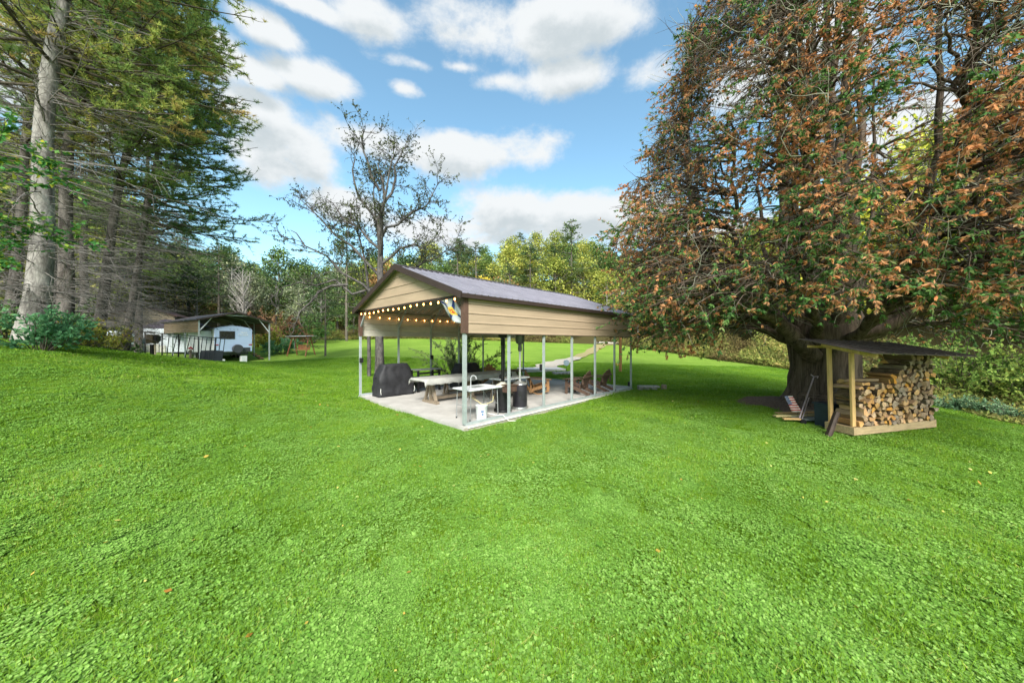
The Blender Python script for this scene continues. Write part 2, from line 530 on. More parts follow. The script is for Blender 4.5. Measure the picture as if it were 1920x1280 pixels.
LAWN = [(-60, -60), (-16.5, -12), (-15.4, 4), (-14.6, 8.6), (-15.7, 11.6), (-18.0, 14.2), (-24, 17), (-30, 21), (-31, 30), (-28, 44), (-23.5, 46.5), (-14, 47.5), (-4, 48), (3, 47),
        (9, 46.5), (14, 45.5), (15.8, 38), (17.5, 31), (18.6, 25), (18.2, 17), (15.2, 11.5), (13.3, 9.2), (13.6, 8.0), (15, 4), (24, -12), (60, -60)]
LAWN = np.array(LAWN, float)


def inpoly(x, y, P):
    r = np.zeros(len(x), bool); j = len(P) - 1
    for i in range(len(P)):
        xi, yi, xj, yj = P[i][0], P[i][1], P[j][0], P[j][1]
        if yi != yj:
            r ^= ((yi > y) != (yj > y)) & (x < (xj - xi) * (y - yi) / (yj - yi) + xi)
        j = i
    return r


def polydist(x, y, P):
    d = np.full(len(x), 1e9)
    for i in range(len(P)):
        a = P[i]; b = P[(i + 1) % len(P)]; ab = b - a
        t = np.clip(((x - a[0]) * ab[0] + (y - a[1]) * ab[1]) / (ab @ ab), 0, 1)
        d = np.minimum(d, np.hypot(x - a[0] - t * ab[0], y - a[1] - t * ab[1]))
    return d


# pavilion frame: corner nearest the camera, long axis E1, short axis E2
C0 = np.array((-1.07, 7.45)); E1 = np.array((.6995, .7146)); E2 = np.array((-.7146, .6995))
PL, PWD = 8.49, 5.96
PAV_RZ = math.atan2(E1[1], E1[0])


def pav(a, b): return C0 + E1 * a + E2 * b


def ground_mat():
    m, nt, b, N, L = _new('lawn_and_forest_floor')
    at_ = N('ShaderNodeAttribute'); at_.attribute_name = 'lawn'
    ge = N('ShaderNodeNewGeometry')

    def noise(sc, det=5, ro=0.6):
        q = N('ShaderNodeTexNoise'); q.inputs['Scale'].default_value = sc; q.inputs['Detail'].default_value = det; q.inputs['Roughness'].default_value = ro
        L(ge.outputs['Position'], q.inputs['Vector']); return q

    def ramp(v, stops):
        c = N('ShaderNodeValToRGB')
        while len(c.color_ramp.elements) < len(stops): c.color_ramp.elements.new(.5)
        for e, (p, col) in zip(c.color_ramp.elements, stops): e.position = p; e.color = (*col, 1)
        L(v, c.inputs[0]); return c.outputs[0]

    def mix(f, a, c, mode='MIX'):
        x = N('ShaderNodeMix'); x.data_type = 'RGBA'; x.blend_type = mode
        if isinstance(f, float): x.inputs[0].default_value = f
        else: L(f, x.inputs[0])
        for k, v in ((6, a), (7, c)):
            if isinstance(v, tuple): x.inputs[k].default_value = (*v, 1)
            else: L(v, x.inputs[k])
        return x.outputs[2]
    n1 = noise(0.35, 6); n2 = noise(9, 8, .7); n3 = noise(60, 4)
    g = ramp(n1.outputs['Fac'], [(.3, (.15, .265, .035)), (.55, (.20, .325, .05)), (.75, (.26, .37, .065))])
    g = mix(.55, g, ramp(n2.outputs['Fac'], [(.35, (.45, .48, .4)), (.5, (.85, .85, .8)), (.65, (1.25, 1.2, 1.1))]), 'MULTIPLY')
    mw = N('ShaderNodeTexWave'); mw.inputs['Scale'].default_value = 0.55; mw.inputs['Distortion'].default_value = 1.2; mw.inputs['Detail'].default_value = 2
    mpw = N('ShaderNodeMapping'); mpw.inputs['Rotation'].default_value = (0, 0, 1.35); L(ge.outputs['Position'], mpw.inputs[0]); L(mpw.outputs[0], mw.inputs['Vector'])
    g = mix(.5, g, ramp(mw.outputs['Fac'], [(0, (.80, .84, .8)), (1, (1.12, 1.08, 1.0))]), 'MULTIPLY')
    fl = ramp(n2.outputs['Fac'], [(.3, (.03, .024, .012)), (.5, (.075, .06, .025)), (.7, (.07, .10, .03))])
    # worn strip left by an old ditch behind the pavilion
    dt = N('ShaderNodeAttribute'); dt.attribute_name = 'dry'
    g = mix(dt.outputs['Fac'], g, ramp(n2.outputs['Fac'], [(.3, (.09, .06, .02)), (.6, (.26, .22, .08))]))
    c = mix(at_.outputs['Fac'], fl, g)
    L(c, b.inputs['Base Color']); b.inputs['Roughness'].default_value = 0.95; b.inputs['Specular IOR Level'].default_value = 0.1
    bp = N('ShaderNodeBump'); bp.inputs['Strength'].default_value = .7; bp.inputs['Distance'].default_value = .06
    ad = N('ShaderNodeMath'); ad.operation = 'ADD'; L(n2.outputs['Fac'], ad.inputs[0]); L(n3.outputs['Fac'], ad.inputs[1])
    L(ad.outputs[0], bp.inputs['Height']); L(bp.outputs[0], b.inputs['Normal'])
    return m


def axis(lo, hi, fine, n):
    s = np.linspace(-1, 1, n); k = 4.0
    v = np.sinh(k * s) / np.sinh(k)
    return np.where(v < 0, -v * lo, v * hi)


gx = axis(-600, 600, .3, 301)
gy = np.concatenate([np.linspace(-60, 0, 25)[:-1], np.linspace(0, 30, 100)[:-1], np.linspace(30, 60, 50)[:-1], np.linspace(60, 120, 40)[:-1], np.geomspace(120, 900, 14)])
GX, GY = np.meshgrid(gx, gy)
GZ = ground(GX, GY)
GV = np.stack([GX.ravel(), GY.ravel(), GZ.ravel()], 1)
nxx, nyy = len(gx), len(gy)
ii = (np.arange(nyy - 1)[:, None] * nxx + np.arange(nxx - 1)[None]).ravel()
gme = np_mesh('ground', [(GV, np.stack([ii, ii + 1, ii + 1 + nxx, ii + nxx], 1), 0, None)], [ground_mat()])
lm = inpoly(GV[:, 0], GV[:, 1], LAWN); ld = polydist(GV[:, 0], GV[:, 1], LAWN) * np.where(lm, 1, -1)
a = gme.attributes.new('lawn', 'FLOAT', 'POINT'); a.data.foreach_set('value', np.clip(ld / 0.8 + .5, 0, 1).astype(np.float32))
DITCH = np.array([at(690, 668, 24)[:2], at(760, 676, 22)[:2], at(830, 690, 19)[:2], at(1000, 690, 20)[:2]])


def linedist(x, y, P):
    d = np.full(len(x), 1e9)
    for i in range(len(P) - 1):
        a_ = P[i]; ab = P[i + 1] - a_
        t = np.clip(((x - a_[0]) * ab[0] + (y - a_[1]) * ab[1]) / (ab @ ab), 0, 1)
        d = np.minimum(d, np.hypot(x - a_[0] - t * ab[0], y - a_[1] - t * ab[1]))
    return d


dd = linedist(GV[:, 0], GV[:, 1], DITCH)
a = gme.attributes.new('dry', 'FLOAT', 'POINT'); a.data.foreach_set('value', (np.clip(1 - dd / .5, 0, 1) * .8).astype(np.float32))
gme.polygons.foreach_set('use_smooth', [True] * len(gme.polygons))
tag(link('ground', gme), kind='structure')


def ribbon(name, pts, widths, mat, lift=0.02, kind='structure', nsub=12, ncross=4):
    """a sheet laid along pts, a little above the ground"""
    P = np.array(pts, float); out = []
    for i in range(len(P) - 1):
        for k in range(nsub):
            t = k / nsub
            out.append((P[i] * (1 - t) + P[i + 1] * t, widths[i] * (1 - t) + widths[i + 1] * t))
    out.append((P[-1], widths[-1]))
    V = []
    for i, (p, w) in enumerate(out):
        q = out[min(i + 1, len(out) - 1)][0] - out[max(i - 1, 0)][0]; q = q / np.linalg.norm(q); s_ = np.array((-q[1], q[0]))
        for k in range(ncross + 1):
            o_ = (k / ncross - .5) * w * (1 + .18 * math.sin(i * .7 + k))
            V.append(p + s_ * o_)
    V = np.array(V); z = ground(V[:, 0], V[:, 1]) + lift
    V = np.column_stack([V, z]); c = ncross + 1
    F = np.array([(i * c + k, (i + 1) * c + k, (i + 1) * c + k + 1, i * c + k + 1) for i in range(len(out) - 1) for k in range(ncross)])
    o = link(name, np_mesh(name, [(V, F, 0, None)], [mat])); tag(o, kind=kind); return o


gravel_m = plain('pale_gravel', (.40, .36, .31), .95, var=.3, scale=30, bump=.6, bscale=60)
dirt_m = plain('worn_dirt', (.30, .235, .13), .95, var=.3, scale=8, col2=(.26, .24, .09), bump=.4)
ribbon('dirt_track', [at(1150, 643, 46)[:2], at(1125, 647, 44)[:2], at(1105, 658, 34)[:2], at(1075, 671, 27)[:2]], [2.0, 1.5, 1.1, .9], dirt_m, .06)
ribbon('gravel_path', [at(1085, 668, 28)[:2], at(1058, 676, 24.5)[:2], at(1035, 683, 22.5)[:2], at(1015, 690, 20.5)[:2]], [.8, 1.3, 1.7, 1.1], gravel_m, .09)
ribbon('gravel_drive', [at(1120, 643, 47.5)[:2], at(1150, 643, 46)[:2], at(1165, 643, 46.5)[:2]], [1.6, 1.8, 1.2], gravel_m, .12)
# ------------------------------------------------------------------ pavilion (steel frame shelter on a slab)
steel = plain('galvanised_steel', (.40, .45, .46), .45, .35, var=.12, scale=5, spec=.5)
brown_trim = plain('brown_trim', (.042, .029, .026), .45, var=.1, scale=3)
corner_trim = plain('reddish_brown_trim', (.10, .058, .045), .5, var=.12)
tan = plain('tan_steel_panel', (.37, .28, .20), .5, var=.10, scale=2, stretch=(.4, .4, 3))
tan_in = plain('grey_back_of_panel', (.42, .40, .35), .55, var=.08)
roof_m = plain('sky_tinted_brown_roof_steel', (.215, .205, .25), .36, .25, var=.16, scale=1.6, spec=.7, rand=.05)  # purple of the reflected sky is mixed into the brown roof's colour
under_m = plain('galvanised_roof_underside', (.33, .34, .33), .5, .2, var=.12)
conc = plain('poured_concrete', (.40, .385, .37), .9, var=.16, scale=1.1, bump=.15, bscale=80, spec=.2)
wood_rail = plain('weathered_sill_board', (.33, .30, .25), .85, var=.2, scale=5, stretch=(.5, 4, 4))
pale_line = plain('pale_conduit', (.75, .75, .72), .5, var=.05)
black = plain('black_paint', (.012, .012, .014), .5, var=.3)

pv = empty('open_pavilion', (C0[0], C0[1], 0), PAV_RZ)
tag(pv, 'long open-sided metal pavilion with tan upper siding and sky-tinted brown roof on a concrete slab', 'pavilion')
# local frame: x along the long side, y across (towards the left), z up
MB().box((PL / 2, PWD / 2, -.15), (PL + .16, PWD + .16, .30)).obj('slab', conc, pv, bevel=.012)
NB = 6; BAY = PL / NB
for s_, y in enumerate((0, PWD)):
    for k in range(NB + 1):
        x = k * BAY; near = (s_ == 0 and k == 0)
        b = MB(); w = .075 if near else .058
        b.box((x, y, 1.04 + .03), (w, w, 2.08)); b.box((x, y, 2.54), (w, w, .84))
        b.obj('post', steel, pv)
        if near or (s_ == 1 and k == 0) or k == NB:
            c = MB(); c.box((x - (.003 if k == 0 else -.003), y + (-.003 if s_ == 0 else .003), 2.535), (w + .05, w + .05, .90)).obj('corner_trim', corner_trim, pv)
    b = MB(); b.box((PL / 2, y, .03), (PL, .07, .055)); b.obj('base_rail', steel, pv)
MB().box((PL / 2, -.088, -.085), (PL + .16, .04, .10)).obj('sill_board', wood_rail, pv)
MB().tube([(0, -.122, -.03), (PL, -.122, -.03)], .012, 6).obj('conduit', pale_line, pv)
MB().box((PL, PWD / 2, .03), (.06, PWD, .05)).obj('base_rail', steel, pv)
# siding: separate rows with a recessed joint, an overlapping lip on each
RH = (2.97 - 2.086) / 4
SLOPE = (4.02 - 2.97) / (PWD / 2)


def siding_row(z0, z1, L_, nm='siding_panel'):
    """one profiled steel row, in local x/z, face towards -y"""
    pr = [(0, z0), (-.018, z0 + .004), (-.020, z0 + .03), (-.012, z0 + .045), (-.010, z1 - .02), (0, z1 - .006), (.010, z1 - .006), (.010, z1 + .012), (.018, z1 + .012), (.018, z0 + .013), (.010, z0 + .013), (.010, z0)]
    return MB().prism([(y, z) for y, z in pr], 'x', 0, L_).mesh(nm, tan)


for r in range(4):
    me = siding_row(2.086 + r * RH, 2.086 + (r + 1) * RH, PL)
    link('siding_panel', me, pv, (0, -.045, 0))
    me2 = MB().prism([(.018, 2.086 + r * RH), (.0, 2.088 + r * RH), (.0, 2.05 + (r + 1) * RH), (.014, 2.078 + (r + 1) * RH), (.03, 2.078 + (r + 1) * RH), (.03, 2.086 + r * RH)], 'x', 0, PL).mesh('siding_panel', tan_in)
    link('siding_panel', me2, pv, (0, PWD + .04, 0))
b = MB(); b.box((PL / 2, -.055, 2.078), (PL, .035, .014)); b.obj('siding_trim', brown_trim, pv)


def gable(x0, nm='gable_panel', back=False):
    H = SLOPE * PWD / 2; rows = 4; hh = .26
    z = 2.97
    k = 0
    while z < 2.97 + H - .02:
        z1 = min(z + hh, 2.97 + H)
        y0 = (z - 2.97) / SLOPE; y1 = (z1 - .006 - 2.97) / SLOPE
        t = .012 if not back else .008
        poly = [(y0, z), (PWD - y0, z), (PWD - y1, z1 - .006), (y1, z1 - .006)]
        b = MB(); b.prism(poly, 'x', x0 - .012, x0 + .012)
        lip = [(y0 + .03, z), (PWD - y0 - .03, z), (PWD - y0 - .03 - .04 / SLOPE, z + .04), (y0 + .03 + .04 / SLOPE, z + .04)]
        if lip[3][0] < lip[2][0]: b.prism(lip, 'x', x0 - .024, x0 - .0125)
        b.obj(nm, tan, pv)
        z = z1; k += 1


gable(-.03); gable(PL + .03, back=True)
MB().box((-.03, PWD / 2, 2.945), (.05, PWD, .045)).obj('gable_rail', brown_trim, pv)
# roof sheets with ribs
OV, OG = .16, .20
SW = (PL + 2 * OG) / 11
run = PWD / 2 + OV; zr = 4.02 + .05
for side in (0, 1):
    sh = MB()
    pr = []                                       # ribbed profile along x
    nr = 4; rw = SW / nr
    for k in range(nr):
        a_ = k * rw
        pr += [(a_, 0), (a_ + rw - .05, 0), (a_ + rw - .035, .022), (a_ + rw - .015, .022), (a_ + rw - .001, 0)]
    top = pr; bot = [(x_, z_ - .006) for x_, z_ in reversed(pr)]
    poly = top + bot
    vs = []
    for (t, yy, zz) in ((0, PWD / 2, zr), (1, (-OV if side == 0 else PWD + OV), zr - run * SLOPE)):
        vs += [(x_, yy, zz + z_) for x_, z_ in poly]
    n = len(poly); m_ = len(pr)
    for i in range(m_ - 1):
        sh.add([vs[i], vs[i + 1], vs[n + i + 1], vs[n + i]], [(0, 1, 2, 3)], 0)
        j = n - 1 - i
        sh.add([vs[j], vs[j - 1], vs[n + j - 1], vs[n + j]], [(0, 1, 2, 3)], 1)
        sh.add([vs[n + i], vs[n + i + 1], vs[n + j - 1], vs[n + j]], [(0, 1, 2, 3)], 1)
    me = sh.mesh('roof_sheet', [roof_m, under_m])
    for k in range(11): link('roof_sheet', me, pv, (-OG + k * SW, 0, 0))
b = MB(); ey = run; 
b.prism([(PWD / 2 - .16, zr - .16 * SLOPE + .028), (PWD / 2, zr + .03), (PWD / 2 + .16, zr - .16 * SLOPE + .028), (PWD / 2, zr + .045)], 'x', -OG, PL + OG)
b.obj('ridge_cap', brown_trim, pv)
for x_ in (-OG - .012, PL + OG + .012):
    for sgn in (-1, 1):
        ye = PWD / 2 + sgn * run; ze = zr - run * SLOPE
        MB().beam((x_, PWD / 2, zr - .045), (x_, ye, ze - .045), .02, .155, up=(0, 0, 1)).obj('gable_fascia', brown_trim, pv)
for y_ in (-OV - .004, PWD + OV + .004):
    MB().box((PL / 2, y_, zr - run * SLOPE - .05), (PL + 2 * OG, .016, .10)).obj('eave_fascia', brown_trim, pv)
    MB().box((PL / 2, y_ + (.07 if y_ < 0 else -.07), zr - run * SLOPE - .085), (PL + 2 * OG - .05, .12, .008)).obj('soffit', brown_trim, pv)
# frames inside: rafters, knee braces, purlins
for k in range(NB + 1):
    x = k * BAY
    b = MB()
    for sgn, y0 in ((1, 0), (-1, PWD)):
        b.beam((x, y0, 2.95), (x, PWD / 2, 3.98), .05, .05)
    b.obj('rafter', steel, pv)
    for sgn, y0 in ((1, .03), (-1, PWD - .03)):
        MB().beam((x, y0, 2.42), (x, y0 + sgn * .62, 2.95 + .62 * SLOPE), .045, .045).obj('knee_brace', steel, pv)
    if 0 < k: MB().beam((x, PWD / 2 - .75, 3.70), (x, PWD / 2 + .75, 3.70), .045, .045).obj('collar_tie', steel, pv)
for y_, z_ in ((.9, 3.29), (1.9, 3.64), (PWD - .9, 3.29), (PWD - 1.9, 3.64)):
    MB().box((PL / 2, y_, z_ + .03), (PL, .05, .025)).obj('purlin', steel, pv)
# electrical boxes, conduits and a brown box on the posts
for (x, y, z, s1) in ((0, PWD, 1.24, .09), (BAY * 2, 0, 1.16, -.07), (BAY * 2, PWD, 1.25, .05), (BAY * 6, 0, .16, 0)):
    b = MB(); b.box((x - .0, y - .075 * (1 if y > 1 else -1), z), (.11, .09, .17)); b.obj('outlet_box', black, pv, bevel=.008)
b = MB(); b.tube([(-.045, PWD - .02, 0), (-.045, PWD - .02, 2.2)], .014, 6); b.obj('conduit', steel, pv)
b = MB(); b.tube([(BAY * 2 - .05, -.02, .05), (BAY * 2 - .05, -.02, .6), (BAY * 2 - .075, -.02, .8), (BAY * 2 - .05, -.02, 1.1)], .012, 6); b.obj('conduit', steel, pv)

# string lights
bulb_m = emit('warm_bulb_glass', (1.0, .38, .09), 4.5)
wire_m = plain('dark_wire', (.02, .018, .015), .6)


def w(a, b, z): p = pav(a, b); return Vector((p[0], p[1], z))


def string_lights(name, pts, n, label, sag=.03):
    root = empty(name, pts[0]); tag(root, label, 'string lights', 'strings of warm bulbs in the pavilion')
    P = [];
    for a_, b_ in zip(pts[:-1], pts[1:]):
        for k in range(20): P.append(Vector(a_).lerp(Vector(b_), k / 20))
    P.append(Vector(pts[-1])); tot = len(P) - 1
    Q = [p - Vector(pts[0]) - Vector((0, 0, sag * abs(math.sin(i / tot * n * PI)))) for i, p in enumerate(P)]
    MB().tube(Q, .006, 5, mi=0).obj('wire', wire_m, root)
    bm_ = MB().lathe((0, 0, 0), [(.006, .02), (.014, .005), (.020, -.018), (.013, -.038), (.002, -.043)], 8).mesh('bulb', bulb_m, smooth=True)
    sm_ = MB().lathe((0, 0, 0), [(.014, .05), (.014, .015)], 6).mesh('socket', wire_m)
    for k in range(n):
        t = (k + .5) / n * tot; i = int(t); p = Q[i].lerp(Q[min(i + 1, tot)], t - i)
        bo = link('bulb', bm_, root, p - Vector((0, 0, .03))); link('socket', sm_, bo, (0, 0, 0))
    return root


string_lights('string_lights', [w(-.06, .12, 2.93), w(-.06, PWD - .05, 2.90)], 17, 'string of warm bulbs along the bottom edge of the front gable')
string_lights('string_lights', [w(.1, PWD - .07, 2.82), w(PL - .3, PWD - .07, 2.80)], 22, 'string of warm bulbs inside the left wall of the pavilion')
string_lights('string_lights', [w(.3, .08, 2.86), w(PL - .3, .08, 2.84)], 20, 'string of warm bulbs inside the right wall of the pavilion')


def flagmat(name, kind):
    m, nt, b, N, L = _new(name)
    tc = N('ShaderNodeUVMap'); sp = N('ShaderNodeSeparateXYZ'); L(tc.outputs[0], sp.inputs[0])

    def M(op, a_, b_=None):
        q = N('ShaderNodeMath'); q.operation = op
        for i, v in enumerate((a_, b_)):
            if v is None: continue
            if isinstance(v, (int, float)): q.inputs[i].default_value = v
            else: L(v, q.inputs[i])
        return q.outputs[0]

    def mix(f, a_, c):
        x = N('ShaderNodeMix'); x.data_type = 'RGBA'; L(f, x.inputs[0])
        for k, v in ((6, a_), (7, c)):
            if isinstance(v, tuple): x.inputs[k].default_value = (*v, 1)
            else: L(v, x.inputs[k])
        return x.outputs[2]
    u, v = sp.outputs[0], sp.outputs[1]
    if kind == 'saltire':
        s_ = M('LESS_THAN', M('MINIMUM', M('ABSOLUTE', M('SUBTRACT', u, v)), M('ABSOLUTE', M('SUBTRACT', M('ADD', u, v), 1.0))), .085)
        c = mix(s_, (.40, .43, .46), (.012, .03, .16))
        r = M('MAXIMUM', M('MULTIPLY', M('ABSOLUTE', M('SUBTRACT', u, .5)), 1.2), M('ABSOLUTE', M('SUBTRACT', v, .52)))
        c = mix(M('LESS_THAN', r, .17), c, (.62, .42, .05))
        nz = N('ShaderNodeTexNoise'); nz.inputs['Scale'].default_value = 14; L(tc.outputs[0], nz.inputs['Vector'])
        c = mix(M('MULTIPLY', M('LESS_THAN', r, .10), M('GREATER_THAN', nz.outputs['Fac'], .47)), c, (.42, .07, .02))
    else:
        st = M('GREATER_THAN', M('FRACT', M('MULTIPLY', v, 6.5)), .5)
        c = mix(st, (.62, .55, .52), (.40, .05, .05))
        can = M('MULTIPLY', M('LESS_THAN', u, .42), M('GREATER_THAN', v, .46))
        dots = N('ShaderNodeTexVoronoi'); dots.inputs['Scale'].default_value = 22; L(tc.outputs[0], dots.inputs['Vector']); dots.inputs['Randomness'].default_value = .15
        blue = mix(M('LESS_THAN', dots.outputs['Distance'], .28), (.03, .05, .15), (.6, .6, .65))
        c = mix(can, c, blue)
    L(c, b.inputs['Base Color']); b.inputs['Roughness'].default_value = .85
    return m


def cloth(name, corners, nu, nv, wav, mat, label, cat, thick=.004):
    """hanging cloth between four world corners (u along the first edge), softly folded"""
    A, B, C_, D_ = [Vector(c) for c in corners]
    nrm = (B - A).cross(D_ - A).normalized(); V = []
    for j in range(nv + 1):
        for i in range(nu + 1):
            u, v = i / nu, j / nv
            p = (A.lerp(B, u)).lerp(D_.lerp(C_, u), v)
            p = p + nrm * (wav * math.sin(u * 9 + v * 2.5) * (.3 + v) + wav * .5 * math.sin(v * 7 + u * 4))
            V.append(p)
    c = nu + 1; F = [(j * c + i, j * c + i + 1, (j + 1) * c + i + 1, (j + 1) * c + i) for j in range(nv) for i in range(nu)]
    o0 = sum(V, Vector()) / len(V)
    me = bpy.data.meshes.new(name); me.from_pydata([p - o0 for p in V], [], F); me.materials.append(mat)
    uv = me.uv_layers.new(name='UVMap')
    for lp in me.loops:
        k = lp.vertex_index; uv.data[lp.index].uv = ((k % c) / nu, 1 - (k // c) / nv)
    me.polygons.foreach_set('use_smooth', [True] * len(me.polygons))
    o = link(name, me, None, o0); sf = o.modifiers.new('s', 'SOLIDIFY'); sf.thickness = thick
    return tag(o, label, cat)


f1 = cloth('hanging_flag', [w(-.05, .92, 2.88), w(-.05, .34, 2.92), w(.12, .02, 2.22), w(.05, .62, 2.42)], 16, 16, .035, flagmat('saltire_flag', 'saltire'),
           'white flag with a blue diagonal cross and gold shield hanging under the front gable', 'flag')

# ------------------------------------------------------------------ things under the pavilion
cover_m = plain('black_cover_cloth', (.018, .018, .022), .7, var=.35, scale=3, bump=.5, bscale=9)


def grill(loc, rz, L_, D_, H_, label):
    root = empty('covered_grill', loc, rz); tag(root, label, 'grill', 'grills under black covers')
    nx, ny, nz = 26, 14, 14; bm = bmesh.new()
    bmesh.ops.create_cube(bm, size=1)
    bmesh.ops.subdivide_edges(bm, edges=bm.edges, cuts=15, use_grid_fill=True)
    for v in bm.verts:
        x, y, z = v.co.x, v.co.y, v.co.z + .5
        k = 1.0
        if z > .55:                                   # the lid stands above the side shelves
            t = (z - .55) / .45; k = 1 - .34 * t
        y2 = y * (1 - .30 * max(0, (z - .6) / .4))
        rr = 1 - .06 * (abs(x * 2) ** 6) * (abs(y * 2) ** 6)
        P_ = Vector((x * L_ * k * rr, y2 * D_ * rr, z * H_))
        P_ += Vector((mnz(P_ * 5), mnz(P_ * 5 + Vector((7, 0, 0))), mnz(P_ * 4 + Vector((0, 9, 0))) * .7)) * .036 + Vector((0, mnz(Vector((P_.x * 14, P_.y * 3, P_.z * 2.5))), 0)) * .022
        if abs(x) > .3 and .5 < z < .9: P_.z -= .03 * math.sin(P_.y * 12)
        if z < .01: P_.z = .0
        v.co = P_
    me = bpy.data.meshes.new('cover'); bm.to_mesh(me); bm.free(); me.materials.append(cover_m)
    me.polygons.foreach_set('use_smooth', [True] * len(me.polygons))
    link('cover', me, root)
    for sx in (-1, 1): MB().tube([(sx * L_ * .47, -D_ * .51, .30), (sx * L_ * .475, -D_ * .53, .18), (sx * L_ * .46, -D_ * .51, .1)], .009, 5).obj('drawstring', pale_line, root)
    b = MB()
    for sx in (-1, 1): b.tube([(sx * L_ * .505, -.1, H_ * .62), (sx * L_ * .53, 0, H_ * .60), (sx * L_ * .505, .1, H_ * .62)], .012, 6)
    b.obj('handle_strap', cover_m, root)
    return root


def mnz(v):
    from mathutils import noise
    return noise.noise(v)


p = pav(.90, 5.30); grill((p[0], p[1], .002), PAV_RZ, 1.32, .66, 1.10, 'large grill under a black cover at the front left corner of the slab')
p = pav(4.1, 5.25); grill((p[0], p[1], .002), PAV_RZ, 1.30, .62, .98, 'second covered grill farther back near the bush')

# black cart with a shelf
def cart(loc, rz):
    root = empty('serving_cart', loc, rz); tag(root, 'dark serving table with a lower shelf and side handles beside the large covered grill', 'table')
    top_m = plain('grey_reflecting_top', (.25, .25, .26), .35, var=.1)
    for k in range(4): MB().box((0, -.21 + k * .14, .82), (1.05, .13, .03)).obj('top_slat', top_m, root)
    for sx in (-1, 1):
        for sy in (-1, 1): MB().box((sx * .46, sy * .24, .402), (.07, .06, .80)).obj('leg', black, root)
        MB().tube([(sx * .5, -.2, .78), (sx * .62, -.2, .76), (sx * .62, .2, .76), (sx * .5, .2, .78)], .016, 6).obj('handle', black, root)
    MB().box((0, 0, .52), (.96, .50, .03)).obj('shelf', black, root)
    MB().box((0, .02, .30), (.86, .40, .30)).obj('box', black, root)
    for z in (.70,): MB().box((0, -.26, z), (.88, .03, .07)).obj('rail', black, root)


p = pav(2.25, 5.40); cart((p[0], p[1], .002), PAV_RZ)

# the long covered table
cl_m = plain('pale_grey_tablecloth', (.36, .36, .345), .55, var=.12, scale=4, bump=.25, bscale=14)
grey_wood = plain('weathered_grey_wood', (.24, .19, .14), .85, var=.3, scale=6, stretch=(1, 6, 6), bump=.3)
tb = empty('long_table', (*pav(.55, 2.98), .002), PAV_RZ); tag(tb, 'long trestle table of weathered wood running down the middle of the pavilion', 'table')
TL = 3.75
for k in range(5): MB().box((TL / 2, -.34 + k * .17, .745), (TL, .16, .035)).obj('tabletop_board', grey_wood, tb)
for x in (.42, 1.85, 3.3):
    b = MB(); b.box((x, 0, .04), (.11, .80, .075)); b.obj('trestle_foot', grey_wood, tb)
    for sy in (-1, 1): MB().beam((x, sy * .30, .08), (x, sy * .07, .66), .075, .075).obj('leg', grey_wood, tb)
    MB().box((x, 0, .36), (.08, .08, .56)).obj('leg', grey_wood, tb)
    MB().box((x, 0, .695), (.10, .70, .06)).obj('cross_beam', grey_wood, tb)
MB().box((TL / 2, .0, .13), (TL - .9, .06, .10)).obj('stretcher', grey_wood, tb)
# cloth lies over it
V, F = [], []
nx_, prof = 60, [(-.50, -.15), (-.475, -.08), (-.46, -.01), (-.44, .012), (-.2, .015), (0, .014), (.2, .015), (.44, .012), (.46, -.01), (.475, -.08), (.50, -.15)]
for i in range(nx_ + 1):
    x = -.06 + (TL + .12) * i / nx_
    for j, (y, z) in enumerate(prof):
        dz = 0
        if z < -.05: dz = .018 * math.sin(i * 1.3 + j) + .01 * math.sin(i * .53)
        end = -.06 * (1 if i in (0, nx_) else 0)
        V.append((x, y + (dz * .6 if z < -.05 else 0), .768 + z + dz * .5 + end + .004 * math.sin(i * .9 + j * 2)))
c = len(prof)
F = [(i * c + j, (i + 1) * c + j, (i + 1) * c + j + 1, i * c + j + 1) for i in range(nx_) for j in range(c - 1)]
me = bpy.data.meshes.new('tablecloth'); me.from_pydata(V, [], F); me.materials.append(cl_m); me.polygons.foreach_set('use_smooth', [True] * len(F))
o = link('tablecloth', me, None, tb.location, (0, 0, PAV_RZ)); sf = o.modifiers.new('s', 'SOLIDIFY'); sf.thickness = .003
tag(o, 'pale grey plastic cloth draped over the long trestle table', 'tablecloth')


def bench(loc, rz, L_, label):
    root = empty('bench', loc, rz); tag(root, label, 'bench', 'benches along the long table')
    for k in range(2): MB().box((L_ / 2, -.09 + k * .18, .45), (L_, .16, .035)).obj('seat_board', grey_wood, root)
    for x in (.3, L_ - .3):
        MB().box((x, 0, .03), (.07, .36, .055)).obj('foot', grey_wood, root)
        for sy in (-1, 1): MB().beam((x, sy * .13, .05), (x, sy * .05, .42), .06, .05).obj('leg', grey_wood, root)
    MB().box((L_ / 2, 0, .12), (L_ - .6, .05, .07)).obj('stretcher', grey_wood, root)


bench((*pav(2.5, 2.08), .002), PAV_RZ, 1.7, 'low weathered bench on the near side of the long table')
bench((*pav(1.9, 3.95), .002), PAV_RZ, 2.2, 'low weathered bench on the far side of the long table')

white_pl = plain('white_plastic', (.60, .62, .64), .45, var=.05)
grey_tube = plain('grey_powder_coat', (.30, .31, .32), .4, .3, var=.1)


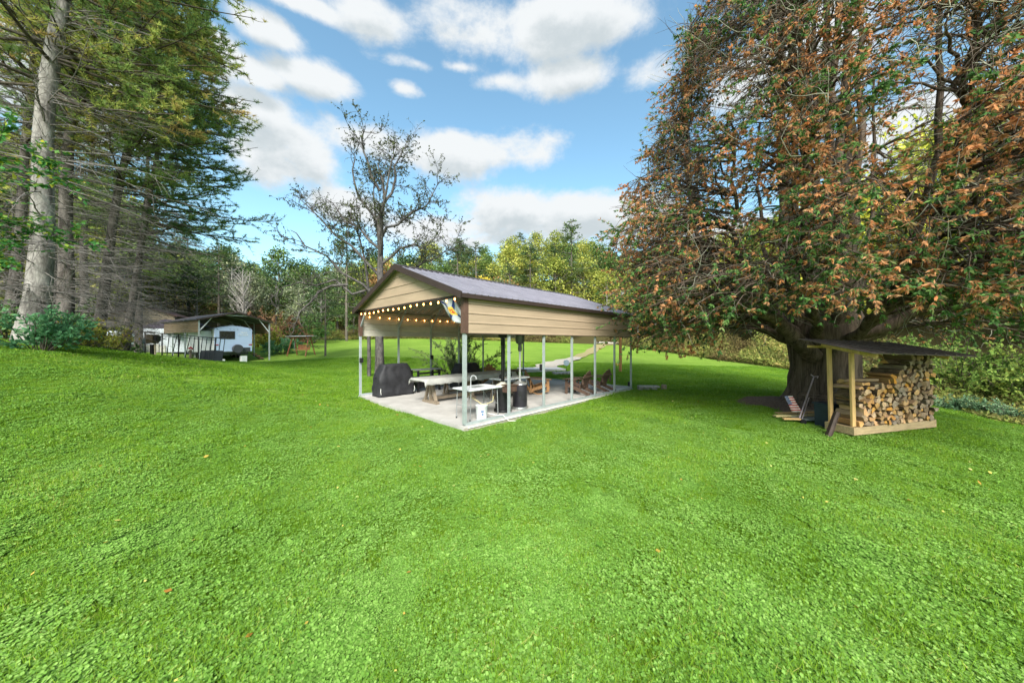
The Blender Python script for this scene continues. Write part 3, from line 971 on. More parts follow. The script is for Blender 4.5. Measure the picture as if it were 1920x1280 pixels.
def folding_table(loc, rz, L_, D_, label, sink):
    root = empty('folding_table', loc, rz); tag(root, label, 'folding table', 'white folding tables')
    MB().box((L_ / 2, D_ / 2, .735), (L_, D_, .04)).obj('tabletop', white_pl, root, bevel=.014)
    for x in (.1, L_ - .1):
        for y in (.08, D_ - .08):
            g = MB().tube([(x, y, .71), (x + (-.03 if x < .5 else .03), y, .0)], .012, 6).obj('leg', grey_tube, root)
            MB().lathe((x + (-.03 if x < .5 else .03), y, 0), [(.016, 0), (.016, .04)], 6).obj('foot_cap', black, g)
        MB().tube([(x, .08, .33), (x, D_ - .08, .33)], .009, 5).obj('cross_bar', grey_tube, root)
        MB().tube([(x, D_ / 2, .33), (L_ / 2 + (x - L_ / 2) * .35, D_ / 2, .70)], .009, 5).obj('brace', grey_tube, root)
    if sink:
        b = MB(); b.tube([(.30, .34, .755), (.30, .34, 1.0), (.32, .32, 1.05), (.36, .29, 1.06), (.40, .26, 1.02), (.405, .255, .96)], .009, 6); b.obj('faucet', white_pl, root)
        MB().box((.52, .36, .757), (.34, .26, .008)).obj('sink_rim', grey_tube, root)
    return root


p = at(879, 733, 7.70); folding_table((p[0] + .02, p[1] + .02, .002), PAV_RZ, 1.05, .70, 'white folding table with a small faucet behind the front corner post', True)
folding_table((*pav(2.3, 1.15), .002), PAV_RZ, 1.25, .62, 'second white folding table farther in, beside the long table', False)
# jars on the second table
for k, (a_, b_) in enumerate(((2.5, 1.45), (3.05, 1.55))):
    p = pav(a_, b_); tag(MB().lathe((0, 0, 0), [(.035, 0), (.04, .02), (.04, .09), (.025, .11), (.025, .13)], 10).obj('black_jar', black, None, (p[0], p[1], .758), smooth=True),
                         ['small black jar nearer the front on the second folding table', 'small black jar toward the far end of the second folding table'][k], 'jar', 'jars on the second folding table')

# bucket and hose
def bucket(loc):
    root = empty('bucket', loc); tag(root, 'white plastic bucket with blue print standing under the white folding table', 'bucket')
    MB().lathe((0, 0, 0), [(.125, 0), (.148, .33), (.152, .335), (.155, .36), (.150, .365), (.143, .36), (.122, .02)], 22).obj('pail', white_pl, root, smooth=True)
    blue = plain('blue_print', (.05, .13, .32), .5)
    for k, (a0, z0, w_, h_) in enumerate(((-1.35, .20, .5, .045), (-1.30, .13, .35, .05), (-1.42, .07, .6, .02))):
        b = MB(); n = 5
        for i in range(n):
            aa = a0 - w_ / 2 + w_ * i / n; ab = a0 - w_ / 2 + w_ * (i + .8) / n; r0 = .127 + .023 * z0 / .33; r1 = .127 + .023 * (z0 + h_) / .33
            b.add([(r0 * math.cos(aa), r0 * math.sin(aa), z0), (r0 * math.cos(ab), r0 * math.sin(ab), z0), (r1 * math.cos(ab), r1 * math.sin(ab), z0 + h_), (r1 * math.cos(aa), r1 * math.sin(aa), z0 + h_)], [(0, 1, 2, 3)])
        b.obj('print', blue, root)
    MB().tube([(.15, 0, .33), (.12, -.1, .42), (0, -.14, .40), (-.12, -.1, .42), (-.15, 0, .33)], .004, 5).obj('bail_handle', grey_tube, root)


p = at(903, 786, 8.02); bucket((p[0], p[1], .002))
hose_m = plain('tan_hose', (.42, .36, .20), .6)
q0 = Vector((*pav(.95, .35), .30)); p = at(903, 757, 8.0)
tag(MB().tube([Vector(at(925, 742, 8.2)), Vector(at(924, 752, 8.2)), Vector(at(912, 757, 8.1)), Vector(at(904, 758, 8.0)), Vector(at(896, 752, 8.05)), Vector(at(884, 745, 8.1)), Vector(at(880, 737, 8.1))], .013, 6).obj('hose', hose_m), 'tan drain hose curling above the white bucket', 'hose')
p1 = pav(1.12, -.10); p2 = pav(1.2, -.22)
tag(MB().tube([Vector(at(912, 757, 8.1)), Vector((*pav(.75, .3), .16)), Vector((*pav(1.0, .06), .08)), Vector((p1[0], p1[1], .075)), Vector((p2[0], p2[1], -.06)), Vector((*pav(1.35, -.30), -.07))], .0065, 6).obj('hose', pale_line), 'thin white hose running from under the table over the slab edge to the grass', 'hose')

# patio heaters
def heater(loc, label, col, polecol, hz=2.15, polr=.035):
    root = empty('patio_heater', loc); tag(root, label, 'patio heater', 'patio heaters near the right edge of the slab')
    m1 = plain('heater_' + col, dict(black=(.018, .018, .02), dark=(.03, .028, .035))[col], .35, .3, var=.2)
    m2 = plain('pole_' + polecol, dict(black=(.02, .02, .022), steel=(.45, .45, .45))[polecol], .35, .6, var=.1)
    ss = plain('brushed_steel', (.5, .5, .49), .3, .8, var=.1)
    MB().lathe((0, 0, 0), [(.24, 0), (.245, .03), (.235, .06), (.20, .07)], 24).obj('base', ss if polecol == 'steel' else m1, root, smooth=True)
    MB().lathe((0, 0, 0), [(.20, .071), (.205, .10), (.205, .66), (.20, .69)], 24).obj('tank_housing', m1, root, smooth=True)
    MB().lathe((0, 0, 0), [(.205, .691), (.19, .72), (.09, .77), (.05, .80)], 24).obj('housing_top', ss if polecol == 'steel' else plain('tan_metal', (.42, .40, .33), .5), root, smooth=True)
    MB().tube([(0, 0, .78), (0, 0, hz - .32)], polr, 12).obj('pole', m2, root, smooth=True)
    MB().lathe((0, 0, 0), [(.045, hz - .50), (.06, hz - .46), (.05, hz - .30), (.11, hz - .27), (.13, hz - .18), (.13, hz - .05), (.10, hz - .03)], 18).obj('burner_head', m2 if polecol == 'black' else plain('burner_metal', (.12, .12, .12), .4, .5), root, smooth=True)
    MB().lathe((0, 0, 0), [(.40, hz - .005), (.40, hz), (.25, hz + .035), (.03, hz + .06), (.02, hz + .05), (.25, hz + .025)], 26).obj('reflector', m2 if polecol == 'black' else plain('dull_steel', (.16, .16, .17), .4, .6), root, smooth=True)
    MB().box((.0, -.207, .45), (.10, .01, .16)).obj('door_knob_plate', black, root)


heater((*pav(1.68, .50), .002), 'black patio heater with a thick black pole and tan collar, the nearer one', 'black', 'black', 2.28, .05)
heater((*pav(2.28, .42), .002), 'patio heater with a dark housing, silver pole and steel collar, next to the black one', 'dark', 'steel', 2.12, .03)
bx_m = plain('dark_brown_box', (.07, .04, .03), .7, var=.3)
bb = empty('wooden_box', (*pav(1.43, .125), .66), PAV_RZ); tag(bb, 'dark brown wooden box fixed to the second post in front of the patio heaters', 'box')
b = MB(); b.box((.14, 0, 0), (.40, .16, .16)); b.obj('case', bx_m, bb, bevel=.01)
MB().box((.16, 0, .10), (.46, .20, .03), ry=.06).obj('lid', bx_m, bb)

# wooden chairs
brown_wood = plain('dark_stained_wood', (.10, .062, .045), .6, var=.3, scale=7, stretch=(5, 5, 1))
tan_wood = plain('honey_stained_wood', (.31, .165, .07), .6, var=.3, scale=7, stretch=(5, 5, 1))


def adirondack(loc, rz, label, m, rocker=False, sc=1.0):
    root = empty('rocking_chair' if rocker else 'adirondack_chair', loc, rz); tag(root, label, 'chair', None if rocker else 'wooden lounge chairs on the slab')
    root.scale = (sc,) * 3
    # faces local +x
    for k in range(6): MB().box((.30 - k * .085, 0, .36 - k * .026), (.078, .52, .02), ry=-.29).obj('seat_slat', m, root)
    bx_, bz_ = -.16, .22
    lens = [.60, .70, .76, .70, .60]
    for k, L_ in enumerate(lens):
        y = (k - 2) * .108
        a_ = Vector((bx_, y * .9, bz_)); d_ = Vector((-.42, y * .25, .90)).normalized()
        q = [( -.048, 0), (.048, 0), (.048, L_ - .03), (.02, L_), (-.02, L_), (-.048, L_ - .03)]
        r_ = Vector((0, 1, -.25 * y)).normalized(); n_ = d_.cross(r_)
        vs = [a_ + r_ * u + d_ * v + n_ * t for t in (-.01, .01) for u, v in q]
        MB().add(vs, [tuple(range(6)), tuple(reversed(range(6, 12)))] + [(i, i + 6, (i + 1) % 6 + 6, (i + 1) % 6) for i in range(6)]).obj('back_slat', m, root)
    MB().box((-.40, 0, .66), (.03, .66, .07), ry=-.43).obj('back_rail', m, root)
    MB().box((-.20, 0, .26), (.03, .54, .07), ry=-.43).obj('back_rail', m, root)
    for sy in (-1, 1):
        MB().box((.06, sy * .34, .585), (.78, .12, .025), ry=.05).obj('armrest', m, root, bevel=.008)
        MB().box((.34, sy * .29, .29 if not rocker else .33), (.10, .028, .56 if not rocker else .48)).obj('leg', m, root)
        MB().beam((.38, sy * .262, .36), (-.62 if not rocker else -.40, sy * .262, .04 if not rocker else .14), .028, .11).obj('leg', m, root)
        MB().beam((-.34, sy * .30, .57), (-.36, sy * .285, .40), .03, .09).obj('arm_support', m, root)
        if rocker:
            pts = [(.62 * math.sin(t), sy * .29, .95 - .93 * math.cos(t)) for t in np.linspace(-.85, .75, 11)]
            MB().tube(pts, .024, 4).obj('rocker', m, root)
            MB().box((-.33, sy * .29, .22), (.06, .028, .30)).obj('leg', m, root)
    MB().box((.395, 0, .34), (.02, .56, .10)).obj('apron', m, root)
    return root


p = at(1084, 738, 12.0); adirondack((p[0], p[1], .002), R(140), 'dark wooden lounge chair, the nearer of the pair by the right edge of the slab', brown_wood, sc=.96)
p = at(1122, 733, 12.75); adirondack((p[0], p[1], .002), R(134), 'dark wooden lounge chair, the farther of the pair by the right edge of the slab', brown_wood, sc=.96)
p = at(1007, 737, 12.1); adirondack((p[0], p[1], .002), R(12), 'honey brown wooden rocking chair beyond the patio heaters', tan_wood, True, .95)
p = pav(5.7, 5.2); adirondack((p[0], p[1], .002), R(60), 'brown wooden lounge chair half hidden behind the far end of the long table', tan_wood)
# low table between the pair
st = empty('side_table', (*pav(6.15, 1.25), .002), PAV_RZ + .3); tag(st, 'low dark wooden side table between the pair of lounge chairs', 'side table')
for k in range(4): MB().box((0, -.18 + k * .12, .46), (.55, .11, .022)).obj('top_slat', brown_wood, st)
for sx in (-1, 1):
    for sy in (-1, 1): MB().box((sx * .2, sy * .17, .224), (.05, .05, .446)).obj('leg', brown_wood, st)
rt = empty('round_table', (*pav(5.3, 3.4), .002)); tag(rt, 'small round dark table behind the rocking chair', 'table')
MB().lathe((0, 0, 0), [(.42, .70), (.43, .715), (.42, .73)], 24).obj('tabletop', brown_wood, rt)
MB().lathe((0, 0, 0), [(.24, 0), (.22, .03), (.04, .06), (.035, .68), (.1, .70)], 14).obj('pedestal', brown_wood, rt, smooth=True)

# ------------------------------------------------------------------ woodshed
SH_RZ = R(10)
sx0, sy0, sz0 = at(1605, 820, 6.42)
D1 = np.array((math.cos(SH_RZ), math.sin(SH_RZ))); D2 = np.array((-math.sin(SH_RZ), math.cos(SH_RZ)))
ws = empty('firewood_shed', (sx0, sy0, sz0 + .04), rot=(0, -.035, SH_RZ)); tag(ws, 'small firewood shed with pale timber posts and a dark slanting roof', 'shed')
SL, SDp = 2.02, .46
pine_w = plain('fresh_pine_timber', (.55, .36, .155), .75, var=.15, scale=5, stretch=(6, 6, .8), bump=.15)
pine_g = plain('greying_pine_board', (.38, .28, .16), .8, var=.22, scale=5, stretch=(.8, 6, 6), bump=.2)
shroof = plain('dark_weathered_roof_sheet', (.12, .095, .088), .7, var=.35, scale=4, stretch=(1, 6, 6))
MB().box((SL / 2, .02, .075), (SL, .04, .15)).obj('sill_board', pine_g, ws, bevel=.004)
MB().box((SL / 2, SDp + .04, .075), (SL, .04, .15)).obj('sill_board', pine_g, ws)
for x in (-.021, SL + .021): MB().box((x, SDp / 2 + .03, .077), (.04, SDp + .06, .154)).obj('sill_board', pine_g, ws, bevel=.004)
for k in range(10): MB().box((.12 + k * .198, SDp / 2 + .03, .12), (.14, SDp - .03, .025)).obj('floor_slat', pine_g, ws)
# posts; the roof falls towards the front and right
RF = 1.70
for (x, y, z1) in ((.045, .07, 1.60), (.045, SDp, 1.70), (SL - .05, .08, 1.47), (SL - .05, SDp, 1.57)):
    MB().box((x, y, (.155 + z1) / 2 + .0), (.085, .045, z1 - .155)).obj('post', pine_w, ws, bevel=.004)
MB().box((.05, SDp / 2 - .10, 1.665), (.042, .95, .09), rx=.22).obj('rafter', pine_w, ws)
MB().box((SL - .05, SDp / 2 - .08, 1.535), (.042, .80, .085), rx=.22).obj('rafter', pine_w, ws)
for y_, z_ in ((-.20, 1.64), (SDp + .22, 1.73)): MB().beam((-.20, y_, z_), (SL + .20, y_, z_ - .165), .04, .05).obj('purlin', pine_w, ws)
NR = 10
for k in range(NR):                                  # roof boards side by side along the shed
    wx = (SL + .50) / NR; x = -.24 + (k + .5) * wx
    zc = 1.755 - (x + .2) / (SL + .5) * .17
    b = MB(); b.box((0, 0, 0), (wx - .012, 1.36, .014)); b.box((wx * .38, 0, .016), (.02, 1.36, .018))
    b.obj('roof_sheet', shroof, ws, (x, SDp / 2 - .02, zc + .002 * (k % 2)), (.20, .068, 0))
MB().beam((SL * .55, SDp + .02, 1.64), (SL * .9, SDp + .02, 1.25), .03, .04).obj('brace', pine_w, ws)

# split logs, every one a thing
bark_l = barkmat('log_bark', (.05, .035, .025), (.17, .12, .08), 9, (1, 1, 1), .6)
ends = [plain('split_end_pale', (.46, .26, .105), .85, var=.35, scale=14, rand=.28), plain('split_end_grey', (.25, .165, .10), .85, var=.35, scale=14, rand=.3),
        plain('split_end_orange', (.54, .26, .075), .85, var=.2, scale=12, rand=.22)]
sides = [plain('split_side_pale', (.38, .22, .10), .85, var=.25, scale=5, stretch=(7, 1, 7), rand=.28, bump=.3), plain('split_side_grey', (.22, .15, .09), .85, var=.3, scale=5, stretch=(7, 1, 7), rand=.3, bump=.3)]


def log_mesh(kind, seed):
    r = random.Random(seed); W_, H_, L_ = .135, .105, .43
    if kind == 'quarter':
        poly = [(0, -.5), (.45, .05)] + [(.45 * math.cos(t) * 1.0, .05 + .45 * math.sin(t)) for t in (R(45), R(90), R(135))] + [(-.45, .05)]
        bark_e = {1, 2, 3, 4}
    elif kind == 'half':
        poly = [(-.5, -.3), (.5, -.3), (.46, .05), (.25, .35), (-.1, .42), (-.40, .2)]; bark_e = {1, 2, 3, 4, 5}
    elif kind == 'slab':
        poly = [(-.5, -.28), (.45, -.35), (.5, .1), (.15, .34), (-.46, .22)]; bark_e = {3}
    else:
        poly = [(.42 * math.cos(t) * (1 + .08 * math.sin(3 * t)), .42 * math.sin(t)) for t in np.linspace(0, 2 * PI, 9)[:-1]]; bark_e = set(range(8))
    poly = [(x * W_ + r.uniform(-.016, .016), z * H_ + r.uniform(-.016, .016)) for x, z in poly]
    ring = []
    for y, s_ in ((-L_ / 2, 1), (-L_ / 6, 1.04), (L_ / 5, .97), (L_ / 2, 1.0)):
        jx, jz = r.uniform(-.006, .006), r.uniform(-.006, .006)
        ring.append([(x * s_ + jx, y + r.uniform(-.004, .004), z * s_ + jz) for x, z in poly])
    n = len(poly); b = MB(); ei = (1 if seed in (1, 4, 7, 10, 11, 12, 13) else (0 if seed % 2 else 2)); si = 1 if ei == 1 else 0; ei = 0 if seed in (0, 6) else ei
    b.add(ring[0], [tuple(range(n))], 0); b.add(ring[-1], [tuple(reversed(range(n)))], 0)
    for a_, c_ in zip(ring[:-1], ring[1:]):
        for i in range(n):
            j = (i + 1) % n; b.add([a_[i], a_[j], c_[j], c_[i]], [(0, 1, 2, 3)], 2 if i in bark_e else 1)
    return b.mesh('firewood_log', [ends[ei], sides[si], bark_l])


LOGS = [log_mesh(k, s_) for s_, k in enumerate(['quarter', 'slab', 'slab', 'quarter', 'slab', 'half', 'slab', 'quarter', 'slab', 'quarter', 'quarter', 'slab', 'half', 'quarter'])]
FRESH = [0, 2, 3, 5, 6, 8, 9]; AGED = [1, 4, 7, 10, 11, 12, 13]
T_ws = Matrix.Translation(ws.location) @ Euler((0, -.035, SH_RZ)).to_matrix().to_4x4()
ORD = 'first second third fourth fifth sixth seventh eighth ninth tenth eleventh twelfth thirteenth fourteenth fifteenth sixteenth seventeenth eighteenth nineteenth twentieth'.split() + ['outermost'] * 20
lr = random.Random(5); nlog = 0
z = .20; row = 0
while z < 1.50:
    x = .13 + (row % 2) * .05; col_ = 0
    while x < SL + .03:
        wx = lr.uniform(.08, .17)
        hmax = .98 + .04 * math.sin(x * 9) if x < .75 else (.98 + (x - .75) * .62 if x < 1.55 else 1.44)
        if z < hmax and x + wx < SL + .10:
            me = LOGS[lr.choice(FRESH if lr.random() < (.85 if x < .9 else .35) and z < 1.1 else AGED)]
            o = bpy.data.objects.new('firewood_log', me); COL.objects.link(o)
            s_ = wx / .135
            M_ = T_ws @ Matrix.Translation((x + wx / 2 - .05, .215 + lr.uniform(-.045, .03), z + lr.uniform(-.006, .01))) @ Euler((lr.uniform(-.03, .03), lr.choice((0, PI, .5, -.6, 2.4, 1.2)), lr.uniform(-.07, .07))).to_matrix().to_4x4() @ Matrix.Diagonal((s_ * 1.08, lr.uniform(.95, 1.12), s_ * lr.uniform(1.0, 1.2), 1))
            o.matrix_world = M_
            tag(o, 'split firewood log, %s from the left in the %s row above the sill board' % (ORD[col_], ORD[row]), 'log', 'split firewood logs stacked in the shed'); nlog += 1; col_ += 1
        x += wx * .93
    z += .088; row += 1
print('logs', nlog)
# a few long pieces lying loose on the top
for k, (x, z, L_) in enumerate(((.25, 1.03, 1.5), (1.2, 1.36, 1.3), (1.55, 1.53, 1.5))):
    o = bpy.data.objects.new('firewood_log', LOGS[(k * 3 + 2) % len(LOGS)]); COL.objects.link(o)
    o.matrix_world = T_ws @ Matrix.Translation((x + .15, .2, z)) @ Euler((0, .05, PI / 2 + .25 * (k - 1))).to_matrix().to_4x4() @ Matrix.Diagonal((1.1, L_, 1.1, 1))
    tag(o, ['split log lying lengthwise on the low left end of the stack', 'split log lying lengthwise on the rising middle of the stack', 'dark log lying lengthwise on the topmost row at the right'][k], 'log', 'loose logs on the stack')

# ------------------------------------------------------------------ things round the big tree's foot
TX, TY = 8.75, 9.3                                   # big tree
mulch_m = plain('bark_mulch', (.13, .085, .06), .95, var=.5, scale=25, bump=.8, bscale=40)
mp_ = []
V = [(TX - .3, TY + .1)] ; n = 40
for i in range(n):
    a_ = 2 * PI * i / n; r_ = 1.75 + .18 * math.sin(3 * a_ + 1) + .1 * math.sin(7 * a_)
    sx_ = 1.12 if math.cos(a_) < 0 else 1.0
    V.append((TX - .25 + r_ * sx_ * math.cos(a_) - .35 * max(0, -math.sin(a_)), TY - .1 + r_ * math.sin(a_) * (1.25 if math.sin(a_) < 0 else .8)))
MULCH = np.array(V[1:])
rings = []
for k in range(9): rings.append(np.array(V[0]) + (MULCH - np.array(V[0])) * (k / 8))
P_ = np.concatenate(rings); z_ = ground(P_[:, 0], P_[:, 1]) + .035 + .02 * vnoise(np.column_stack([P_, P_[:, 0] * 0]), 5)
z_[-n:] -= .03
F = np.array([(k * n + i, k * n + (i + 1) % n, (k + 1) * n + (i + 1) % n, (k + 1) * n + i) for k in range(8) for i in range(n)])
tag(link('mulch_bed', np_mesh('mulch_bed', [(np.column_stack([P_, z_]), F, 0, None)], [mulch_m])), kind='structure')


def gp(px, py, Y, dz=0.0):
    x, y, _ = at(px, py, Y); return (x, y, g1(x, y) + dz)


# garden flag on a stake
p = gp(1496, 772, 7.75)
gf = empty('garden_flag_stand', p); tag(gf, 'thin black wire stake that holds the small striped flag by the big tree', 'flag stand')
MB().tube([(0, 0, -.02), (0, 0, .62), (.04, 0, .66), (.34, .05, .66)], .006, 5).obj('stake', black, gf)
A = Vector(at(1471, 742, 7.8)); B_ = Vector(at(1486, 742, 7.75)); C_ = Vector(at(1503, 772, 7.6)); D_ = Vector(at(1485, 772, 7.7))
cloth('small_flag', [A, B_, C_, D_], 10, 14, .015, flagmat('striped_flag', 'stripes'), 'small red and white striped flag with a starred blue corner drooping by the big tree', 'flag')
# rotated uv so that the canton is at the top
# hand cart handle
hp = gp(1499, 775, 7.5)
hc = empty('hand_cart', hp); tag(hc, 'old pull cart with a long pale T-handle leaning against the big trunk', 'cart')
hm = plain('pale_aluminium_tube', (.55, .45, .50), .4, .4)
q = Vector(at(1526, 706, 7.9)) - Vector(hp)
MB().tube([(0, 0, .12), q * .5 + Vector((0, 0, .06)), q], .014, 6).obj('handle_shaft', hm, hc)
MB().tube([(.06, 0, .10), q * .5 + Vector((.05, 0, .04))], .010, 6).obj('handle_shaft', hm, hc)
MB().tube([q + Vector((-.07, 0, .05)), q, q + Vector((.10, 0, .01)), q + Vector((.13, .05, -.04))], .012, 6).obj('grip', hm, hc)
MB().box((.35, .05, .09), (.75, .34, .03), rz=-.25).obj('deck', plain('grey_green_tarp', (.19, .22, .21), .6, var=.3), hc, bevel=.01)
for sx in (-.02, .70): MB().tube([(sx, -.14, .06), (sx, -.10, .06)], .06, 12).obj('wheel', black, hc)
# boards on the mulch
for k, (x0, y0, x1, y1, wd) in enumerate(((1455, 768, 1532, 768, 8.15), (1452, 771, 1538, 773, 7.85), (1468, 776, 1500, 777, 7.55))):
    a_ = Vector(gp(x0, y0, wd, .07 + .02 * k)); c_ = Vector(gp(x1, y1, wd - .1, .075 + .02 * k)); ctr = (a_ + c_) / 2
    tag(MB().beam(a_ - ctr, c_ - ctr, .11, .03).obj('loose_board', pine_w if k != 1 else plain('yellowed_board', (.50, .42, .20), .8), None, ctr),
        ['pale loose board farthest back on the mulch beside the big trunk', 'yellowish loose board in the middle of the pile on the mulch', 'short loose board nearest the grass on the mulch'][k], 'board', 'loose boards on the mulch')
# blue-black bin with yellow label
bn = gp(1554, 796, 7.15)
rb = empty('storage_bin', bn, .2); tag(rb, 'dark blue plastic bin with a small yellow label behind the firewood shed', 'bin')
bm_ = plain('navy_plastic', (.02, .035, .06), .5, var=.15)
MB().prism([(-.17, 0), (.17, 0), (.20, .50), (-.20, .50)], 'y', -.16, .16).obj('body', bm_, rb, bevel=.012)
MB().box((0, 0, .515), (.44, .38, .03)).obj('rim', bm_, rb, bevel=.01)
MB().box((.06, -.166, .40), (.07, .006, .06)).obj('label', plain('yellow_label', (.75, .60, .04), .5), rb)
# dark split log leaning
o = bpy.data.objects.new('leaning_log', LOGS[1]); COL.objects.link(o)
a_ = Vector(gp(1551, 806, 6.55, .0)); c_ = Vector(at(1569, 772, 6.62)); dv = c_ - a_
o.location = (a_ + c_) / 2; o.rotation_euler = dv.to_track_quat('Y', 'Z').to_euler(); o.scale = (.70, dv.length / .43, .75)
me = LOGS[1].copy(); me.materials.clear(); [me.materials.append(plain('dark_wet_wood', (.045, .028, .022), .7, var=.3)) for _ in range(3)]; o.data = me
tag(o, 'dark wet slab of wood leaning against the left end of the firewood shed', 'log')
# wire plant ring
pr_ = gp(1530, 783, 7.5)
b = MB()
for k in range(4): b.tube([(.22 * math.cos(k * 1.57), .22 * math.sin(k * 1.57), 0), (.24 * math.cos(k * 1.57), .24 * math.sin(k * 1.57), .62)], .004, 4)
b.tube([(.23 * math.cos(t), .23 * math.sin(t), .6) for t in np.linspace(0, 2 * PI, 17)], .004, 4); b.tube([(.23 * math.cos(t), .23 * math.sin(t), .3) for t in np.linspace(0, 2 * PI, 17)], .004, 4)
tag(b.obj('wire_cage', plain('rusty_wire', (.22, .16, .14), .6), None, pr_), 'thin rusty wire plant cage standing on the mulch before the big trunk', 'cage')
# roofed stand with a blue top behind the shed
q_ = gp(1652, 712, 14); hu = empty('low_shelter', (q_[0], q_[1], q_[2]), .25); tag(hu, 'low shelter with a pale blue sheet roof and orange wood behind the firewood shed', 'shelter')
MB().box((0, 0, .72), (2.4, .9, .03), rx=-.18).obj('roof', plain('pale_blue_sheet', (.42, .55, .66), .4), hu)
for k in range(6): MB().box((-1.0 + k * .4, -.1, .34), (.36, .5, .56)).obj('wood_block', plain('orange_wood', (.50, .22, .09), .8, rand=.1), hu)
for sx in (-1.1, 1.1): MB().box((sx, -.36, .33), (.06, .06, .66)).obj('post', pine_w, hu)

# ------------------------------------------------------------------ odds on the lawn
q_ = at(1163, 697, 18.6)
po = empty('wooden_post', (q_[0], q_[1], g1(q_[0], q_[1]))); tag(po, 'tall reddish wooden post standing alone on the lawn beyond the pavilion', 'post')
MB().tube([(0, 0, -.1), (0.01, 0, 1.2), (0, 0, 2.35)], [.085, .08, .075], 10).obj('shaft', plain('reddish_pole_wood', (.36, .17, .07), .8, var=.25, scale=4, stretch=(4, 4, .6)), po, smooth=True)
MB().lathe((0, 0, 2.35), [(.10, 0), (.10, .03), (.02, .06)], 10).obj('cap', grey_wood, po)
q_ = gp(1218, 726, 12.9)
sb = empty('low_stone_bench', q_, -.05); tag(sb, 'low pale stone slab lying in the grass right of the pavilion', 'stone bench')
stone = plain('pale_field_stone', (.33, .32, .30), .9, var=.3, scale=9, bump=.5)
MB().box((-.05, 0, .14), (.80, .28, .07)).obj('slab', stone, sb, bevel=.02)
for x in (-.36, -.12, .16): MB().box((x, 0, .05), (.2, .22, .11)).obj('stone', plain('grey_field_stone', (.24, .23, .21), .9, var=.4, scale=9, rand=.2), sb, bevel=.03)
tag(MB().lathe((0, 0, 0), [(.10, -.02), (.10, .17), (.085, .19)], 10).obj('tree_stump', grey_wood, None, gp(1245, 727, 12.9), smooth=True), 'short sawn stump at the right end of the low stone slab', 'stump')
# concrete pad with rocks and solar light
q_ = at(1018, 693, 19.8); z0 = g1(q_[0], q_[1])
tag(MB().box((0, 0, 0), (2.6, 1.5, .16)).obj('concrete_pad', plain('white_concrete', (.50, .50, .51), .8, var=.06), None, (q_[0] - .1, q_[1] + .3, z0 + .06), (0, 0, .25)), kind='structure')
for k in range(9):
    x = 1040 + k * 3.4; y = 697 + (k % 3) * 1.2; Y = 18.6 - (k % 2) * .3; p = gp(x, y, Y)
    bm = bmesh.new(); bmesh.ops.create_icosphere(bm, subdivisions=2, radius=.13 + .05 * lr.random())
    for v in bm.verts: v.co *= 1 + .25 * mnz(v.co * 6 + Vector((k, 0, 0))); v.co.z *= .6
    me = bpy.data.meshes.new('rock'); bm.to_mesh(me); bm.free(); me.materials.append(stone)
    tag(link('rock', me, None, (p[0], p[1], p[2] + .05)), ORD[k] + ' pale rock from the left in the row at the gravel path end', 'rock', 'rocks at the end of the gravel path')
p = gp(1062, 699, 18.7); sl = empty('garden_spinner', p); tag(sl, 'pale blue disc on a thin stake beside the gravel path', 'garden ornament')
MB().tube([(0, 0, -.02), (0, 0, .50)], .012, 5).obj('stake', black, sl)
MB().tube([(0, -.02, .60), (0, .0, .60)], .17, 14).obj('disc', plain('pale_blue_disc', (.55, .70, .85), .3), sl)
# ------------------------------------------------------------------ camper, its shelter, yard things on the left
ang = R(60)
wv = np.array((math.cos(ang), math.sin(ang))); bv = np.array((-math.sin(ang), math.cos(ang)))
c0x, c0y = -22.76, 24.0
gz = .30
cp = empty('camper_carport', (c0x, c0y, gz), ang); tag(cp, 'metal carport with brown side panels sheltering the camper', 'carport')
CW, CD, EH = 4.5, 8.2, 3.18
dkb = plain('dark_brown_panel', (.16, .12, .075), .6, var=.12, scale=2, stretch=(.4, .4, 4))
dk_roof = plain('dark_roof_steel', (.10, .085, .09), .5, .3, var=.15)
dk_under = plain('dim_roof_underside', (.12, .13, .13), .6, .2)
for y in (0, 2.7, 5.4, 8.2):
    for x in (0, CW): MB().box((x, y, EH / 2 - .1), (.085, .085, EH + .2)).obj('post', steel, cp)
    for sgn, x in ((1, 0), (-1, CW)):
        MB().beam((x, y, 2.35), (x + sgn * .75, y, EH + .23), .055, .055).obj('knee_brace', plain('pale_brace_steel', (.6, .63, .65), .4), cp)
        MB().beam((x, y, EH), (CW / 2, y, EH + .66), .05, .05).obj('rafter', steel, cp)
MB().beam((CW / 2 - .75, .0, EH + .44), (CW / 2 + .75, .0, EH + .44), .05, .06).obj('collar_tie', plain('pale_brace_steel', (.6, .63, .65), .4), cp)
for x, th in ((-.05, -1), (CW + .05, 1)):
    for r in range(5): MB().box((x, CD / 2, EH - .115 - r * .175), (.02 + .004 * (r % 2), CD, .165)).obj('side_panel', dkb, cp)
for sgn in (-1, 1):
    for k in range(9):
        ym = -.2 + (k + .5) * (CD + .4) / 9; ww = (CD + .4) / 9 - .01
        a_ = Vector((CW / 2, ym, EH + .72)); b_ = Vector((CW / 2 + sgn * (CW / 2 + .2), ym, EH + .0))
        bb_ = MB(); bb_.beam(a_, b_, ww, .02, mi=0); bb_.beam(a_ - Vector((0, 0, .016)), b_ - Vector((0, 0, .016)), ww, .008, mi=1)
        bb_.obj('roof_sheet', [dk_roof, dk_under], cp)
for sgn in (-1, 1): MB().beam((CW / 2, -.215, EH + .70), (CW / 2 + sgn * (CW / 2 + .2), -.215, EH - .02), .02, .12).obj('roof_trim', brown_trim, cp)

